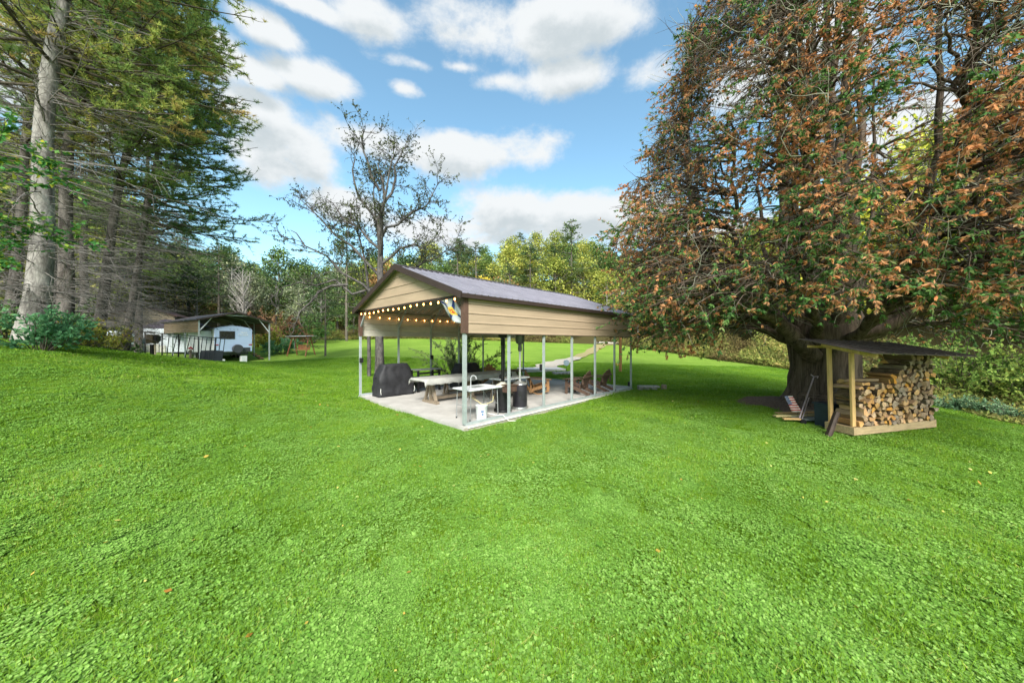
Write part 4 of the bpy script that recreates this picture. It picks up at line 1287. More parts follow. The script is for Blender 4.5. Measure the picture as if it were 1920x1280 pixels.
# camper
rv = empty('camper_trailer', (c0x + wv[0] * .98 + bv[0] * .3, c0y + wv[1] * .98 + bv[1] * .3, gz), ang)
tag(rv, 'pale blue-white travel trailer with a dark rear window parked under the carport', 'camper')
rvm = plain('pale_blue_white_fibreglass', (.42, .53, .74), .4, var=.05, scale=1.5); rvw = plain('white_ribbed_siding', (.68, .71, .73), .45, var=.05)
dkp = plain('charcoal_plastic', (.05, .055, .065), .5, var=.15); glass_d = plain('tinted_window_glass', (.02, .022, .025), .12, var=.3, spec=.8)
RW, RL = 2.42, 6.2; zb, zt = .78, 2.60
arc = [(0, zt - .02), (.25, zt + .10), (.8, zt + .2), (RW / 2, zt + .23), (RW - .8, zt + .2), (RW - .25, zt + .10), (RW, zt - .02)]
MB().prism([(RW, zb), (0, zb)] + arc, 'y', 0, .08).obj('rear_wall', rvm, rv, bevel=.02)
MB().prism([(RW - .01, zb - .02), (.01, zb - .02)] + [(x, z - .015) for x, z in arc], 'y', .083, RL).obj('body', rvw, rv)
MB().box((RW / 2 - .05, RL / 2, .66), (RW - .3, RL - .4, .22)).obj('underframe', dkp, rv)
MB().box((RW * .80, -.012, .955), (RW * .28, .02, .33)).obj('lower_panel', dkp, rv)
MB().box((RW / 2, -.010, .80), (RW - .04, .016, .05)).obj('bumper', dkp, rv)
fr_ = MB().box((.78, -.012, 2.10), (.98, .02, .62)).obj('window', dkp, rv, bevel=.006)
MB().box((0, 0, 0), (.88, .02, .52)).obj('pane', glass_d, fr_, (.78, -.018, 2.10))
for x in (.17, .96, 1.2, 1.44, RW - .17): MB().box((x, -.01, 2.55), (.09, .02, .03)).obj('marker_light', plain('amber_dark', (.05, .09, .14), .4), rv)
redl = plain('red_lamp', (.35, .03, .04), .3)
for x in (.12, RW - .12): MB().box((x, -.014, 1.34), (.24, .03, .08)).obj('tail_light', redl, rv)
MB().tube([(1.40, -.24, 1.02), (1.40, -.20, 1.02), (1.40, -.04, 1.02), (1.40, -.02, 1.02)], [.32, .35, .35, .31], 22).obj('spare_wheel_cover', dkp, rv, smooth=False)
MB().lathe((RW / 2, .5, zt + .19), [(.2, 0), (.18, .10), (.05, .14)], 12).obj('roof_vent', white_pl, rv)


def text(name, s_, size, loc, rot, mat, parent=None, ext=.004, align='CENTER', sx=1.0):
    c = bpy.data.curves.new(name, 'FONT'); c.body = s_; c.size = size; c.extrude = ext; c.align_x = align; c.align_y = 'CENTER'; c.resolution_u = 2
    o = bpy.data.objects.new(name, c); me = bpy.data.meshes.new_from_object(o); bpy.data.objects.remove(o)
    me.materials.append(mat); o = link(name, me, parent, loc, rot); o.scale = (sx, 1, 1); return o


lt = plain('white_lettering', (.82, .84, .86), .4)
text('lettering', 'TRAIL', .17, (1.86, -.012, 2.30), (PI / 2, 0, 0), lt, rv, sx=1.15)
text('lettering', 'CRUISER', .17, (1.80, -.012, 2.12), (PI / 2, 0, 0), lt, rv, sx=1.05)
for y in (2.7, 3.5):
    for x in (-.0, RW):
        wv_ = MB().tube([(x - .1, y, .36), (x + .1, y, .36)], .36, 20).obj('wheel', black, rv)
        MB().tube([(x - .115, y, .36), (x + .115, y, .36)], .17, 12).obj('rim', grey_tube, wv_)
MB().box((-.30, 1.9, 1.60), (.62, 2.6, 1.62)).obj('slide_out', rvw, rv, bevel=.02)
MB().box((-.32, 1.9, 2.44), (.70, 2.7, .05)).obj('slide_out_roof', dkp, rv)
# support blocks, steps
for k, (x, h, ww) in enumerate(((.35, .22, .42), (1.80, .50, .36))):
    p = np.array((rv.location.x, rv.location.y)) + wv * x - bv * .05
    tag(MB().box((0, 0, 0), (ww, .35, h)).obj('support_block', white_pl, None, (p[0], p[1], g1(*p) + h / 2 - .02), (0, 0, ang)),
        ['low white block under the left rear of the camper', 'taller white cooler box under the right rear of the camper'][k], 'block')
p = np.array((rv.location.x, rv.location.y)) + wv * 2.75 + bv * .5
sp_ = empty('camper_steps', (p[0], p[1], g1(*p)), ang); tag(sp_, 'small dark folding steps at the right rear corner of the camper', 'steps')
for k in range(3):
    MB().box((k * .24 - .05, 0, .55 - k * .18), (.26, .6, .04)).obj('tread', plain('reddish_tread', (.25, .10, .06), .7), sp_)
for sy in (-1, 1): MB().beam((-.15, sy * .28, .62), (.62, sy * .28, .02), .03, .05).obj('stringer', black, sp_)

# kennel / gate frames
fn = empty('wire_kennel_panels', (*at(350, 679, 18.5)[:2], 0)); fx, fy = fn.location.x, fn.location.y
tag(fn, 'row of tall black-framed wire fence panels standing before the carport', 'fence')
Pf = [at(272, 668, 16.6), at(304, 672, 17.2), at(335, 676, 18.0), at(372, 679, 19.0), at(404, 680, 19.9)]
tp = [622, 625, 627, 631, 633]
wire = plain('thin_grey_wire', (.13, .135, .14), .5)
Pg = []
for i, (x, y, z) in enumerate(Pf):
    zt_ = EYE - (tp[i] - 640) / FPX * y; Pg.append((Vector((x - fx, y - fy, g1(x, y))), Vector((x - fx, y - fy, zt_))))
for i, (a_, b_) in enumerate(Pg): MB().tube([a_, b_], .028, 6).obj('post', black, fn)
for i in range(len(Pg) - 1):
    (a0, a1), (b0, b1) = Pg[i], Pg[i + 1]
    MB().tube([a1, b1], .020, 5).obj('top_rail', black, fn); MB().tube([a1 - Vector((0, 0, .14)), b1 - Vector((0, 0, .14))], .014, 5).obj('rail', black, fn)
    b = MB()
    for k in range(1, 14): b.beam(a0.lerp(b0, k / 14), (a1).lerp(b1, k / 14), .006, .006)
    for k in range(1, 12): b.beam(a0.lerp(a1, k / 12), b0.lerp(b1, k / 12), .006, .006)
    b.obj('wire_mesh', wire, fn)['kind'] = 'stuff'
for i, x in enumerate((312, 321, 333, 346, 360)):
    t = (x - 304) / 100; a_ = Vector(gp(x, 678, 17.6 + t)); c_ = a_ + Vector((.05 + .16 * (i % 2), .1, 1.32))
    a_ -= Vector((fx, fy, 0)); c_ -= Vector((fx, fy, 0))
    MB().tube([a_, c_], .020, 5).obj('post', black, fn)
# leaning grille panels
lp = gp(393, 681, 19.0)
for k in range(4):
    r_ = empty('wire_gate', (lp[0] - .45 + k * .21, lp[1] + .05 * k, lp[2]), rot=(0, .10, ang - .2)); tag(r_, ['leftmost', 'second', 'third', 'rightmost'][k] + ' of the dark framed wire gates leaning beside the camper', 'gate', 'framed wire gates leaning beside the camper')
    for x in (-.1, .30): MB().tube([(x, 0, 0), (x, 0, 1.42)], .02, 5).obj('frame_side', dkp, r_)
    for z in (.02, 1.41): MB().tube([(-.1, 0, z), (.30, 0, z)], .018, 5).obj('frame_rail', dkp, r_)
    MB().box((.10, .01, .34), (.38, .008, .64)).obj('lower_sheet', dkp, r_)
# red-topped post
p = gp(357, 678, 18.3); hy = empty('water_spigot', p); tag(hy, 'grey yard hydrant post with a red handle before the fence panels', 'hydrant')
MB().tube([(0, 0, 0), (0.02, 0, .62)], .05, 8).obj('pipe', grey_wood, hy); MB().tube([(-.08, 0, .68), (.02, 0, .74), (.14, 0, .66)], .05, 6).obj('handle', redl, hy)
MB().tube([(.02, -.03, .58), (.03, -.16, .52)], .025, 6).obj('spout', grey_wood, hy)
# mailbox-like bird feeder / smoker silhouette
p = gp(285, 668, 15.6); sm = empty('charcoal_smoker', p); tag(sm, 'dark smoker on a post before the white screen tent', 'smoker')
MB().tube([(0, 0, 0), (0, 0, .62)], .07, 8).obj('pedestal', black, sm); MB().box((.02, 0, .88), (.34, .32, .42)).obj('firebox', plain('brown_black_metal', (.07, .055, .03), .7), sm, bevel=.02)
MB().box((-.24, 0, .78), (.24, .22, .22)).obj('side_box', plain('dark_slate_metal', (.06, .10, .11), .6), sm, bevel=.02); MB().box((.26, 0, .90), (.16, .2, .28)).obj('side_box', black, sm, bevel=.02)
MB().tube([(.16, 0, 0), (.14, 0, .66)], .035, 6).obj('leg', plain('tan_leg', (.4, .33, .24), .7), sm)
# screen tent
tz = gp(266, 669, 27.4); tn = empty('screen_tent', (tz[0], tz[1], tz[2] - .1), R(8)); tag(tn, 'screened canopy tent with a dark front and white netting left of the carport', 'tent')
dkc = plain('dark_tent_cloth', (.045, .035, .06), .8); wn = plain('white_netting', (.55, .60, .66), .8, var=.05)
for (x, y) in ((0, 0), (3.4, 0), (0, 3), (3.4, 3)): MB().tube([(x, y, 0), (x, y, 2.0)], .035, 6).obj('leg', white_pl, tn)
MB().prism([(-.05, 2.0), (3.45, 2.0), (3.45, 2.12), (1.7, 2.75), (-.05, 2.12)], 'y', -.06, 3.06).obj('roof', dkc, tn)
MB().prism([(-.04, 0), (.03, 0), (.03, 2.0), (-.04, 2.0)], 'y', .02, 2.95).obj('side_curtain', plain('dim_screen', (.05, .05, .04), .8), tn)
b = MB(); b.box((1.7, -.02, 1.0), (3.36, .012, 1.98)); b.obj('net_wall', wn, tn)
b = MB()
for k in range(22): b.box((.08 + k * .155, -.03, 1.0), (.008, .006, 1.96))
for k in range(13): b.box((1.7, -.034, .1 + k * .15), (3.36, .006, .008))
b.obj('net_grid', plain('grey_net_line', (.3, .33, .36), .8), tn)['kind'] = 'stuff'
for k in range(3): MB().lathe((-.10, .35 + k * .22, 1.86), [(.05, 0), (.05, .06)], 6).obj('lamp', emit('dim_amber_lamp', (1, .5, .12), 2.0), tn)
for k, (x, y, z) in enumerate(((.5, -.12, .30), (1.1, -.10, .34), (1.6, -.1, .28))): MB().box((x, y, z), (.42, .05, z * 2)).obj('skirt_board', plain('pale_grey_board', (.42, .42, .38), .8), tn)
# tan building beyond
bz = gp(205, 655, 31); tb_ = empty('tan_metal_building', (bz[0], bz[1], bz[2] - .3), R(26)); tag(tb_, 'tan metal building with a low gable and dark red edge behind the tent', 'building')
tb_.scale = (.95, 1, .76)
tan2 = plain('pale_tan_wall', (.52, .41, .30), .6, var=.06)
for r in range(5):
    z0 = 1.35 + r * .32; MB().box((2.3, 0, z0 + .155), (5.0, .10, .305)).obj('wall_panel', tan2, tb_)
H0 = 2.95
poly = [(-.2, H0), (4.8, H0), (2.9, H0 + .85)]
MB().prism(poly, 'y', -.05, .05).obj('gable_wall', tan2, tb_)
MB().prism([(-.5, H0 - .08), (2.9, H0 + .90), (2.9, H0 + 1.0), (-.5, H0 + .02)], 'y', -.35, 3).obj('roof', plain('dark_red_roof', (.09, .045, .04), .6), tb_)
MB().prism([(5.1, H0 - .15), (2.9, H0 + .90), (2.9, H0 + 1.0), (5.1, H0 - .03)], 'y', -.35, 3).obj('roof', plain('dark_red_roof', (.09, .045, .04), .6), tb_)
for x in (-.1, 2.3, 4.7): MB().box((x, .1, .6), (.1, .1, 1.6)).obj('post', steel, tb_)
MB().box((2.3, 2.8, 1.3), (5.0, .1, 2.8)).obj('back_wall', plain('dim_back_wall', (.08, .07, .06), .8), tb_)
bt = gp(233, 662, 26); MBt = empty('white_utility_trailer', (bt[0], bt[1], bt[2]), .5); tag(MBt, 'white enclosed utility trailer half hidden behind the leaning pine trunk', 'trailer')
MB().box((0, 0, 1.0), (1.0, 2.2, 1.15)).obj('body', plain('blue_white_paint', (.62, .68, .76), .4), MBt, bevel=.05)
for sx in (-.5, .5): MB().tube([(sx - .06, -.3, .3), (sx + .06, -.3, .3)], .3, 14).obj('wheel', black, MBt)

# swing seat
p = gp(565, 664, 29.5); sw = empty('garden_swing', (p[0], p[1], p[2]), R(-12)); tag(sw, 'small wooden garden swing seat with a grey canopy on the far lawn', 'swing seat')
rw = plain('red_brown_wood', (.23, .085, .045), .7)
for sx in (-.85, .85):
    for sy in (-.55, .55): MB().beam((sx + (.12 if sx > 0 else -.12), sy, 0), (sx, sy * .2, 1.65), .07, .07).obj('leg', rw, sw)
MB().box((0, 0, 1.66), (2.0, .08, .08)).obj('top_beam', rw, sw)
for k in range(7): MB().box((-1.02 + k * .34, 0, 1.78), (.32, 1.1, .025), rx=.06).obj('canopy_slat', plain('pale_grey_canopy', (.35, .37, .38), .6), sw)
for k in range(4): MB().box((0, -.2 + k * .12, .5), (1.3, .10, .025)).obj('seat_slat', rw, sw)
for k in range(4): MB().box((0, .26 + k * .03, .6 + k * .12), (1.3, .02, .10)).obj('back_slat', rw, sw)
for sx in (-.65, .65): MB().tube([(sx, -.1, .5), (sx, 0, 1.63)], .012, 5).obj('chain', grey_tube, sw)

# ------------------------------------------------------------------ lawn: real blades, clover leaves, a few fallen leaves
grass_l = leafmat('grass_blades', [(0, (.085, .18, .014)), (.35, (.155, .30, .022)), (.65, (.22, .375, .036)), (.9, (.31, .45, .065)), (1, (.46, .44, .14))], .30, patch=.22, pscale=.45)
clover_l = leafmat('clover_leaves', [(0, (.095, .215, .03)), (.5, (.175, .34, .06)), (1, (.29, .46, .12))], .25, patch=.15, pscale=.8)


def grass_clump(name, nb, rad, h, wd, ncl, seed, tb=0.0):
    r = np.random.default_rng(seed)
    a_ = r.random(nb) * 2 * PI; q = rad * np.sqrt(r.random(nb)); P = np.stack([q * np.cos(a_), q * np.sin(a_), -.004 * np.ones(nb)], 1)
    lean = r.normal(size=(nb, 2)) * .55; D = nrmz(np.column_stack([lean, np.ones(nb)])); L_ = h * (.55 + .7 * r.random(nb))
    Sd = nrmz(np.column_stack([r.normal(size=(nb, 2)), np.zeros(nb)])); Wd = wd * (.7 + .6 * r.random(nb))
    mid = P + D * (L_ * .6)[:, None]; D2 = nrmz(D + np.column_stack([lean * .8, -.25 * np.ones(nb)])); tip = mid + D2 * (L_ * .5)[:, None]
    V = np.stack([P - Sd * Wd[:, None] / 2, P + Sd * Wd[:, None] / 2, mid + Sd * Wd[:, None] * .4, mid - Sd * Wd[:, None] * .4, tip], 1).reshape(-1, 3)
    F4 = (np.arange(nb)[:, None] * 5 + np.array([0, 1, 2, 3])); F3 = (np.arange(nb)[:, None] * 5 + np.array([3, 2, 4]))
    t = np.clip(np.repeat(.35 + .22 * r.normal(size=nb) + tb, 5), 0, 1); t[::5 * 17] = 1.0
    parts = [(V, F4, 0, t), (np.zeros((0, 3)), F3 - 0, 0, np.zeros(0))]
    # F3 shares the blade vertices: shift back by placing it first
    parts = [(V, F4, 0, t)]
    Vt = np.stack([mid + Sd * Wd[:, None] * .4, mid - Sd * Wd[:, None] * .4, tip], 1).reshape(-1, 3)
    parts.append((Vt, np.arange(3 * nb).reshape(nb, 3), 0, np.repeat(t[::5], 3)))
    if ncl:
        a_ = r.random(ncl) * 2 * PI; q = rad * np.sqrt(r.random(ncl)); z = h * (.55 + .35 * r.random(ncl))
        C_ = np.stack([q * np.cos(a_), q * np.sin(a_), z], 1); C3 = np.repeat(C_, 3, 0)
        a3 = (r.random(ncl)[:, None] * 2 * PI + np.array([0, 2.09, 4.19])).ravel(); lf = .0085 + .007 * np.repeat(r.random(ncl), 3)
        tl = .25 * r.normal(size=3 * ncl)
        D = np.stack([np.cos(a3), np.sin(a3), .15 + tl], 1); Sx = np.stack([-np.sin(a3), np.cos(a3), .3 * r.normal(size=3 * ncl)], 1)
        l_ = lf[:, None]
        Vc = np.stack([C3, C3 + D * l_ * .55 + Sx * l_ * .55, C3 + D * l_ * 1.15 + Sx * l_ * .35, C3 + D * l_ * 1.15 - Sx * l_ * .35, C3 + D * l_ * .55 - Sx * l_ * .55], 1).reshape(-1, 3)
        parts.append((Vc, np.arange(15 * ncl).reshape(-1, 5), 1, np.clip(np.repeat(.5 + .22 * r.normal(size=3 * ncl), 5), 0, 1)))
    me = np_mesh(name, parts, [grass_l, clover_l]); return bpy.data.objects.new(name, me)


def scatter(name, protos, P, rot, scl, idx, kind='stuff'):
    col = bpy.data.collections.new(name + '_sources')
    for i, o in enumerate(protos):
        o.name = '%s_%02d' % (name, i); col.objects.link(o)
    me = bpy.data.meshes.new(name); me.vertices.add(len(P)); me.vertices.foreach_set('co', P.astype(np.float32).ravel())
    a_ = me.attributes.new('rot', 'FLOAT_VECTOR', 'POINT'); a_.data.foreach_set('vector', rot.astype(np.float32).ravel())
    a_ = me.attributes.new('scl', 'FLOAT', 'POINT'); a_.data.foreach_set('value', scl.astype(np.float32))
    a_ = me.attributes.new('idx', 'INT', 'POINT'); a_.data.foreach_set('value', idx.astype(np.int32))
    o = link(name, me)
    ng = bpy.data.node_groups.new(name, 'GeometryNodeTree')
    ng.interface.new_socket('Geometry', in_out='INPUT', socket_type='NodeSocketGeometry'); ng.interface.new_socket('Geometry', in_out='OUTPUT', socket_type='NodeSocketGeometry')
    n, l = ng.nodes.new, ng.links.new
    gi, go, ip, ci = n('NodeGroupInput'), n('NodeGroupOutput'), n('GeometryNodeInstanceOnPoints'), n('GeometryNodeCollectionInfo')
    ci.inputs['Collection'].default_value = col; ci.inputs['Separate Children'].default_value = True; ci.inputs['Reset Children'].default_value = True

    def na(nm, ty):
        q = n('GeometryNodeInputNamedAttribute'); q.data_type = ty; q.inputs['Name'].default_value = nm; return q.outputs['Attribute']
    l(gi.outputs[0], ip.inputs['Points']); l(ci.outputs[0], ip.inputs['Instance']); ip.inputs['Pick Instance'].default_value = True
    l(na('idx', 'INT'), ip.inputs['Instance Index']); l(na('rot', 'FLOAT_VECTOR'), ip.inputs['Rotation']); l(na('scl', 'FLOAT'), ip.inputs['Scale'])
    l(ip.outputs[0], go.inputs[0])
    md = o.modifiers.new('scatter', 'NODES'); md.node_group = ng
    tag(o, kind=kind); return o


protos = [grass_clump('g', 150, .14, .050, .0038, 14, 1), grass_clump('g', 120, .14, .044, .0038, 50, 2), grass_clump('g', 170, .14, .075, .0040, 4, 3, .08), grass_clump('g', 60, .13, .040, .0040, 105, 4),
          grass_clump('g', 60, .22, .055, .011, 14, 5), grass_clump('g', 60, .22, .050, .011, 30, 6), grass_clump('g', 70, .22, .065, .011, 0, 7, .05)]


def blocked(x, y):
    d = np.stack([x, y], 1) - C0; a_ = d @ E1; b_ = d @ E2
    k = (a_ > -.10) & (a_ < PL + .10) & (b_ > -.14) & (b_ < PWD + .10)
    d = np.stack([x, y], 1) - np.array((sx0, sy0)); a_ = d @ D1; b_ = d @ D2
    k |= (a_ > -.03) & (a_ < SL + .05) & (b_ > 0) & (b_ < SDp + .1)
    k |= inpoly(x, y, MULCH * 1.0)
    return k


def lawn_points(n, y0, y1, pad=.5):
    y = np.sqrt(y0 ** 2 + (y1 ** 2 - y0 ** 2) * rng.random(n)); x = (rng.random(n) * 2 - 1) * (1.62 * y + pad)
    k = inpoly(x, y, LAWN) & ~blocked(x, y); return x[k], y[k]


X1, Y1 = lawn_points(30000, 1.2, 9.0); X2, Y2 = lawn_points(26000, 8.0, 24.0)
i1 = np.clip((vnoise(np.column_stack([X1, Y1, X1 * 0]), 1.3, 3) * 1.9 + 1.55 + .35 * (Y1 < 3.0) + rng.normal(size=len(X1)) * .8), 0, 3.99).astype(int)
i2 = 4 + rng.integers(0, 3, len(X2))
X, Y = np.concatenate([X1, X2]), np.concatenate([Y1, Y2]); P = np.column_stack([X, Y, ground(X, Y)])
n_ = len(X); hv = 1 + .22 * vnoise(P * np.array([1, 1, 0]), 1.6, 5)
rot = np.column_stack([rng.normal(size=n_) * .06, rng.normal(size=n_) * .06, rng.random(n_) * 6.28])
lawn_o = scatter('lawn_grass', protos, P, rot, np.clip(hv, .6, 1.4) * np.where(np.arange(n_) < len(X1), 1, 1.05), np.concatenate([i1, i2]))
lawn_o['label'] = 'short bright green lawn of grass mixed with clover'
# broad plantain rosettes among the grass
xw, yw = lawn_points(900, 1.4, 7.5); kk = vnoise(np.column_stack([xw, yw, xw * 0]), .9, 21) > .0; xw, yw = xw[kk], yw[kk]
nw = len(xw); aw = (rng.random((nw, 1)) * 6.28 + np.arange(5)[None] * 1.256).ravel() + .3 * rng.normal(size=nw * 5); Pw = np.repeat(np.column_stack([xw, yw, ground(xw, yw) + .032]), 5, 0)
Dw = np.column_stack([np.cos(aw), np.sin(aw), .28 + .2 * rng.normal(size=nw * 5)]); Lw = np.repeat(.035 + .035 * rng.random(nw), 5)
tag(link('lawn_weeds', np_mesh('lawn_weeds', [cards(Pw, Dw, Lw, Lw * .5, np.repeat(.6 + .2 * rng.normal(size=nw), 5), 0, up=np.array([0, 0, 1.]))], [clover_l])), 'small broad-leaved weed rosettes in the lawn', kind='stuff')
# fallen leaves
fl_m = leafmat('fallen_leaf', [(0, (.30, .13, .03)), (.5, (.55, .46, .10)), (1, (.62, .60, .22))], .2)
xs, ys = lawn_points(520, 1.6, 14); P = np.column_stack([xs, ys, ground(xs, ys) + .055]); D = nrmz(np.column_stack([rng.normal(size=(len(xs), 2)), .25 * rng.normal(size=len(xs))]))
L_ = .025 + .055 * rng.random(len(xs)) ** 2
tag(link('fallen_leaves', np_mesh('fallen_leaves', [cards(P, D, L_, L_ * .65, rng.random(len(xs)), 0, up=np.array([0, 0, 1.]))], [fl_m])), 'few yellow and brown leaves fallen on the lawn', kind='stuff')
# ------------------------------------------------------------------ vegetation
up_ = np.array([0, 0, 1.0])
pine_bark = barkmat('grey_pine_bark', (.09, .08, .075), (.36, .34, .32), 4, (1, 1, .35), .8)
pine_bark2 = barkmat('dim_pine_bark', (.045, .038, .034), (.19, .17, .155), 5, (1, 1, .35), .9)
dark_bark = barkmat('dark_bark', (.035, .028, .022), (.13, .11, .09), 6, (1, 1, .3), .8)
dead_m = plain('dead_grey_twig', (.17, .158, .15), .9, var=.35, scale=3, spec=.1)
pine_n = leafmat('pine_needles', [(0, (.09, .18, .07)), (.4, (.16, .28, .10)), (.7, (.28, .38, .11)), (.9, (.44, .46, .11)), (1, (.46, .34, .13))], .42, patch=.15, pscale=.35)


def trunk_mesh(pts, radii, mat, seg=18, flute=0.0, flare=None, name='trunk'):
    pts = np.array(pts, float); n = len(pts); T = nrmz(np.gradient(pts, axis=0)); U = nrmz(np.cross(T, np.array([0.2, 1, 0]))); W_ = np.cross(T, U)
    an = 2 * PI * np.arange(seg) / seg; V = []
    for i in range(n):
        f = flute * np.exp(-i / (n * .45)); rr = radii[i] * (1 + f * (.55 * np.sin(5 * an + .6) + .45 * np.sin(9 * an + 2 + i * .05)) + .03 * rng.normal(size=seg))
        V.append(pts[i] + U[i] * (np.cos(an) * rr)[:, None] + W_[i] * (np.sin(an) * rr)[:, None])
    V = np.concatenate(V); k = np.arange(seg); F = np.concatenate([np.stack([i * seg + k, i * seg + (k + 1) % seg, (i + 1) * seg + (k + 1) % seg, (i + 1) * seg + k], 1) for i in range(n - 1)])
    me = np_mesh(name, [(V, F, 0, None)], [mat]); me.polygons.foreach_set('use_smooth', [True] * len(F)); return me


def bez(A, M, B, n):
    t = np.linspace(0, 1, n + 1)[None, :, None]
    return (1 - t) ** 2 * A[:, None] + 2 * t * (1 - t) * M[:, None] + t ** 2 * B[:, None]


# --- the big many-stemmed cedar
def big_cedar():
    gz_ = g1(TX, TY); root = empty('big_cedar_tree', (TX, TY, gz_)); tag(root, 'huge many-stemmed cedar with brown and green foliage towering behind the firewood shed', 'tree')
    cb = barkmat('cedar_bark', (.045, .033, .027), (.19, .145, .115), 5, (1.6, 1.6, .10), 1.0)
    li_m = plain('lichen_twig', (.30, .30, .24), .9, var=.3, scale=3, spec=.1)
    tw_m = plain('cedar_twig', (.095, .075, .06), .9, var=.3, scale=3, spec=.1)
    hs = np.array([-.15, .0, .15, .4, .7, 1.0, 1.35, 1.7, 2.1, 2.6, 3.2])
    pts = [(-.02 + .03 * h, 0, h) for h in hs]; rad = [1.06, .95, .87, .79, .74, .72, .74, .80, .84, .70, .40]
    me = trunk_mesh(pts, rad, cb, 64, .13); link('trunk', me, root)
    env_z = [1.4, 1.8, 2.5, 4.0, 5.2, 7, 8.6, 10.6, 12.6, 15, 17]; env_r = [4.6, 5.4, 5.95, 5.9, 5.7, 5.1, 4.4, 3.5, 2.7, 1.6, .5]
    def env(z): return np.interp(z, env_z, env_r)
    # stems: a central bunch and outer leaders that turn up from low limbs
    ns = 24; a_ = np.concatenate([np.linspace(0, 2 * PI, 10, endpoint=False), np.linspace(.3, 2 * PI + .3, 14, endpoint=False)]) + rng.normal(size=ns) * .15
    ro = np.concatenate([.4 + 1.1 * rng.random(10), 2.2 + 1.5 * rng.random(14)]); zt_ = np.concatenate([13 + 4 * rng.random(10), 7 + 5.5 * rng.random(14)]); ro[0] = .1
    r0 = np.where(ro < 1.6, .35 * ro + .1, .55); P = np.stack([r0 * np.cos(a_), r0 * np.sin(a_), 1.6 + .5 * rng.random(ns)], 1)
    top = np.stack([np.cos(a_) * ro, np.sin(a_) * ro, zt_], 1); mid = np.stack([np.cos(a_) * ro * 1.1, np.sin(a_) * ro * 1.1, 2.4 + .8 * rng.random(ns)], 1)
    Sm = bez(P, mid, top, 18); Sm[:, 1:-1] += rng.normal(size=Sm[:, 1:-1].shape) * .045
    V, F, m_, t_ = tubes(Sm, np.where(ro < 1.6, .21, .13) * (.8 + .4 * rng.random(ns)), .03, 9, 0, .85)
    link('stems', np_mesh('stems', [(V, F, 0, None)], [cb]), root)
    # low left limb
    L0 = np.array([[[-.62, -.35, 1.35], [-1.0, -.5, 1.62], [-1.5, -.7, 1.95], [-2.1, -1.0, 2.3], [-3.1, -1.3, 2.6], [-4.2, -1.5, 2.9]]])
    V, F, m_, t_ = tubes(L0, .24, .05, 10); link('limb', np_mesh('limb', [(V, F, 0, None)], [cb]), root)
    K = 1250
    cz = rng.random(K * 3) * 15.5 + 1.4; keep = rng.random(K * 3) < env(cz) / 6; cz = cz[keep][:K]; K = len(cz)
    th = rng.random(K) * 2 * PI
    toward = math.atan2(-TY, -TX); flip = (np.cos(th - toward) < -.1) & (rng.random(K) < .65); th[flip] = toward + rng.normal(size=flip.sum()) * .9
    front = np.cos(th - math.atan2(-3.0, -1.2)); cz = np.where((cz < 2.5) & (front > .55), cz + .75, cz); cz = np.maximum(cz, 1.7)
    Rr = env(cz) * (.74 + .26 * rng.random(K) ** .6 + .05 * np.sin(th * 5 + cz)) * (1 + .06 * smooth(3.5, 1.8, cz))
    Tg = np.stack([Rr * np.cos(th), Rr * np.sin(th), cz], 1)
    Sp = Sm[:, 2:].reshape(-1, 3)
    want = Tg + np.array([0, 0, .35]); dxy = np.linalg.norm(want[:, None, :2] - Sp[None, :, :2], axis=2); dz_ = want[:, None, 2] - Sp[None, :, 2]
    A = Sp[np.argmin(dxy + 1.3 * np.abs(dz_ - .12 * dxy) + .5 * rng.random(dxy.shape), 1)]
    M_ = A * .45 + Tg * .55; M_[:, 2] += .18 * np.linalg.norm(Tg - A, axis=1) + rng.normal(size=K) * .1; M_[:, :2] += rng.normal(size=(K, 2)) * .25
    Lb = bez(A, M_, Tg, 9); Lb[:, 1:] += np.cumsum(rng.normal(size=Lb[:, 1:].shape) * .04, 1)
    wood = [tubes(Lb, .026 + .014 * rng.random(K), .006, 5)]
    k2 = K * 11
    P2, D2, i2, t2 = children(Lb, k2, .12, 1.0, .85, .25, flat=.35, tpow=.8); D2[:, 2] -= .25
    L2 = (.45 + .75 * rng.random(k2)) * (1.25 - .45 * t2)
    B2 = wander(P2, D2, L2, 4, .16, -.03)
    wood.append(tubes(B2, .008, .0025, 3, 2))
    # bare curly twigs inside, paler
    k3 = 3600
    P3, D3, i3, t3 = children(Lb, k3, .05, .75, 1.0, .4, flat=.1); B3 = wander(P3, D3, .5 + .9 * rng.random(k3), 6, .38, -.01)
    wood.append(tubes(B3, .011, .003, 3, 1))
    link('branches', np_mesh('branches', wood, [cb, li_m, tw_m]), root)
    # foliage sprays along the outer side shoots
    w_ = smooth(.10, .65, t2); keepb = rng.random(k2) < (.03 + .97 * w_) * np.clip(.66 - .22 * smooth(4, 8, P2[:, 2]) + .85 * vnoise(P2, .8, 2) + .55 * smooth(4.5, 1.5, P2[:, 2]), .15, 1); bi = np.nonzero(keepb)[0]
    ksp = len(bi) * 9; ib = np.repeat(bi, 9); ts = .25 + .75 * rng.random(ksp)
    Ps, Ts = along(B2, ib, ts)
    cl = vnoise(Ps, 1.1, 8); cl2 = vnoise(Ps, 3.2, 9)
    outer = np.hypot(Ps[:, 0], Ps[:, 1]) / np.maximum(env(Ps[:, 2]), .3)
    pb = .66 + .36 * cl + .25 * cl2 - .75 * np.clip(outer - .93, 0, .4) * 2 - .34 * smooth(5.2, 1.8, Ps[:, 2]) * (.7 + .6 * (cl2 < .1))
    brown = rng.random(ksp) < np.clip(pb, .05, .92)
    nf = 7
    Pf_ = np.repeat(Ps, nf, 0); Df = np.repeat(Ts, nf, 0) + .62 * rng.normal(size=(ksp * nf, 3)) * np.array([1, 1, .6]); Df[:, 2] -= .28
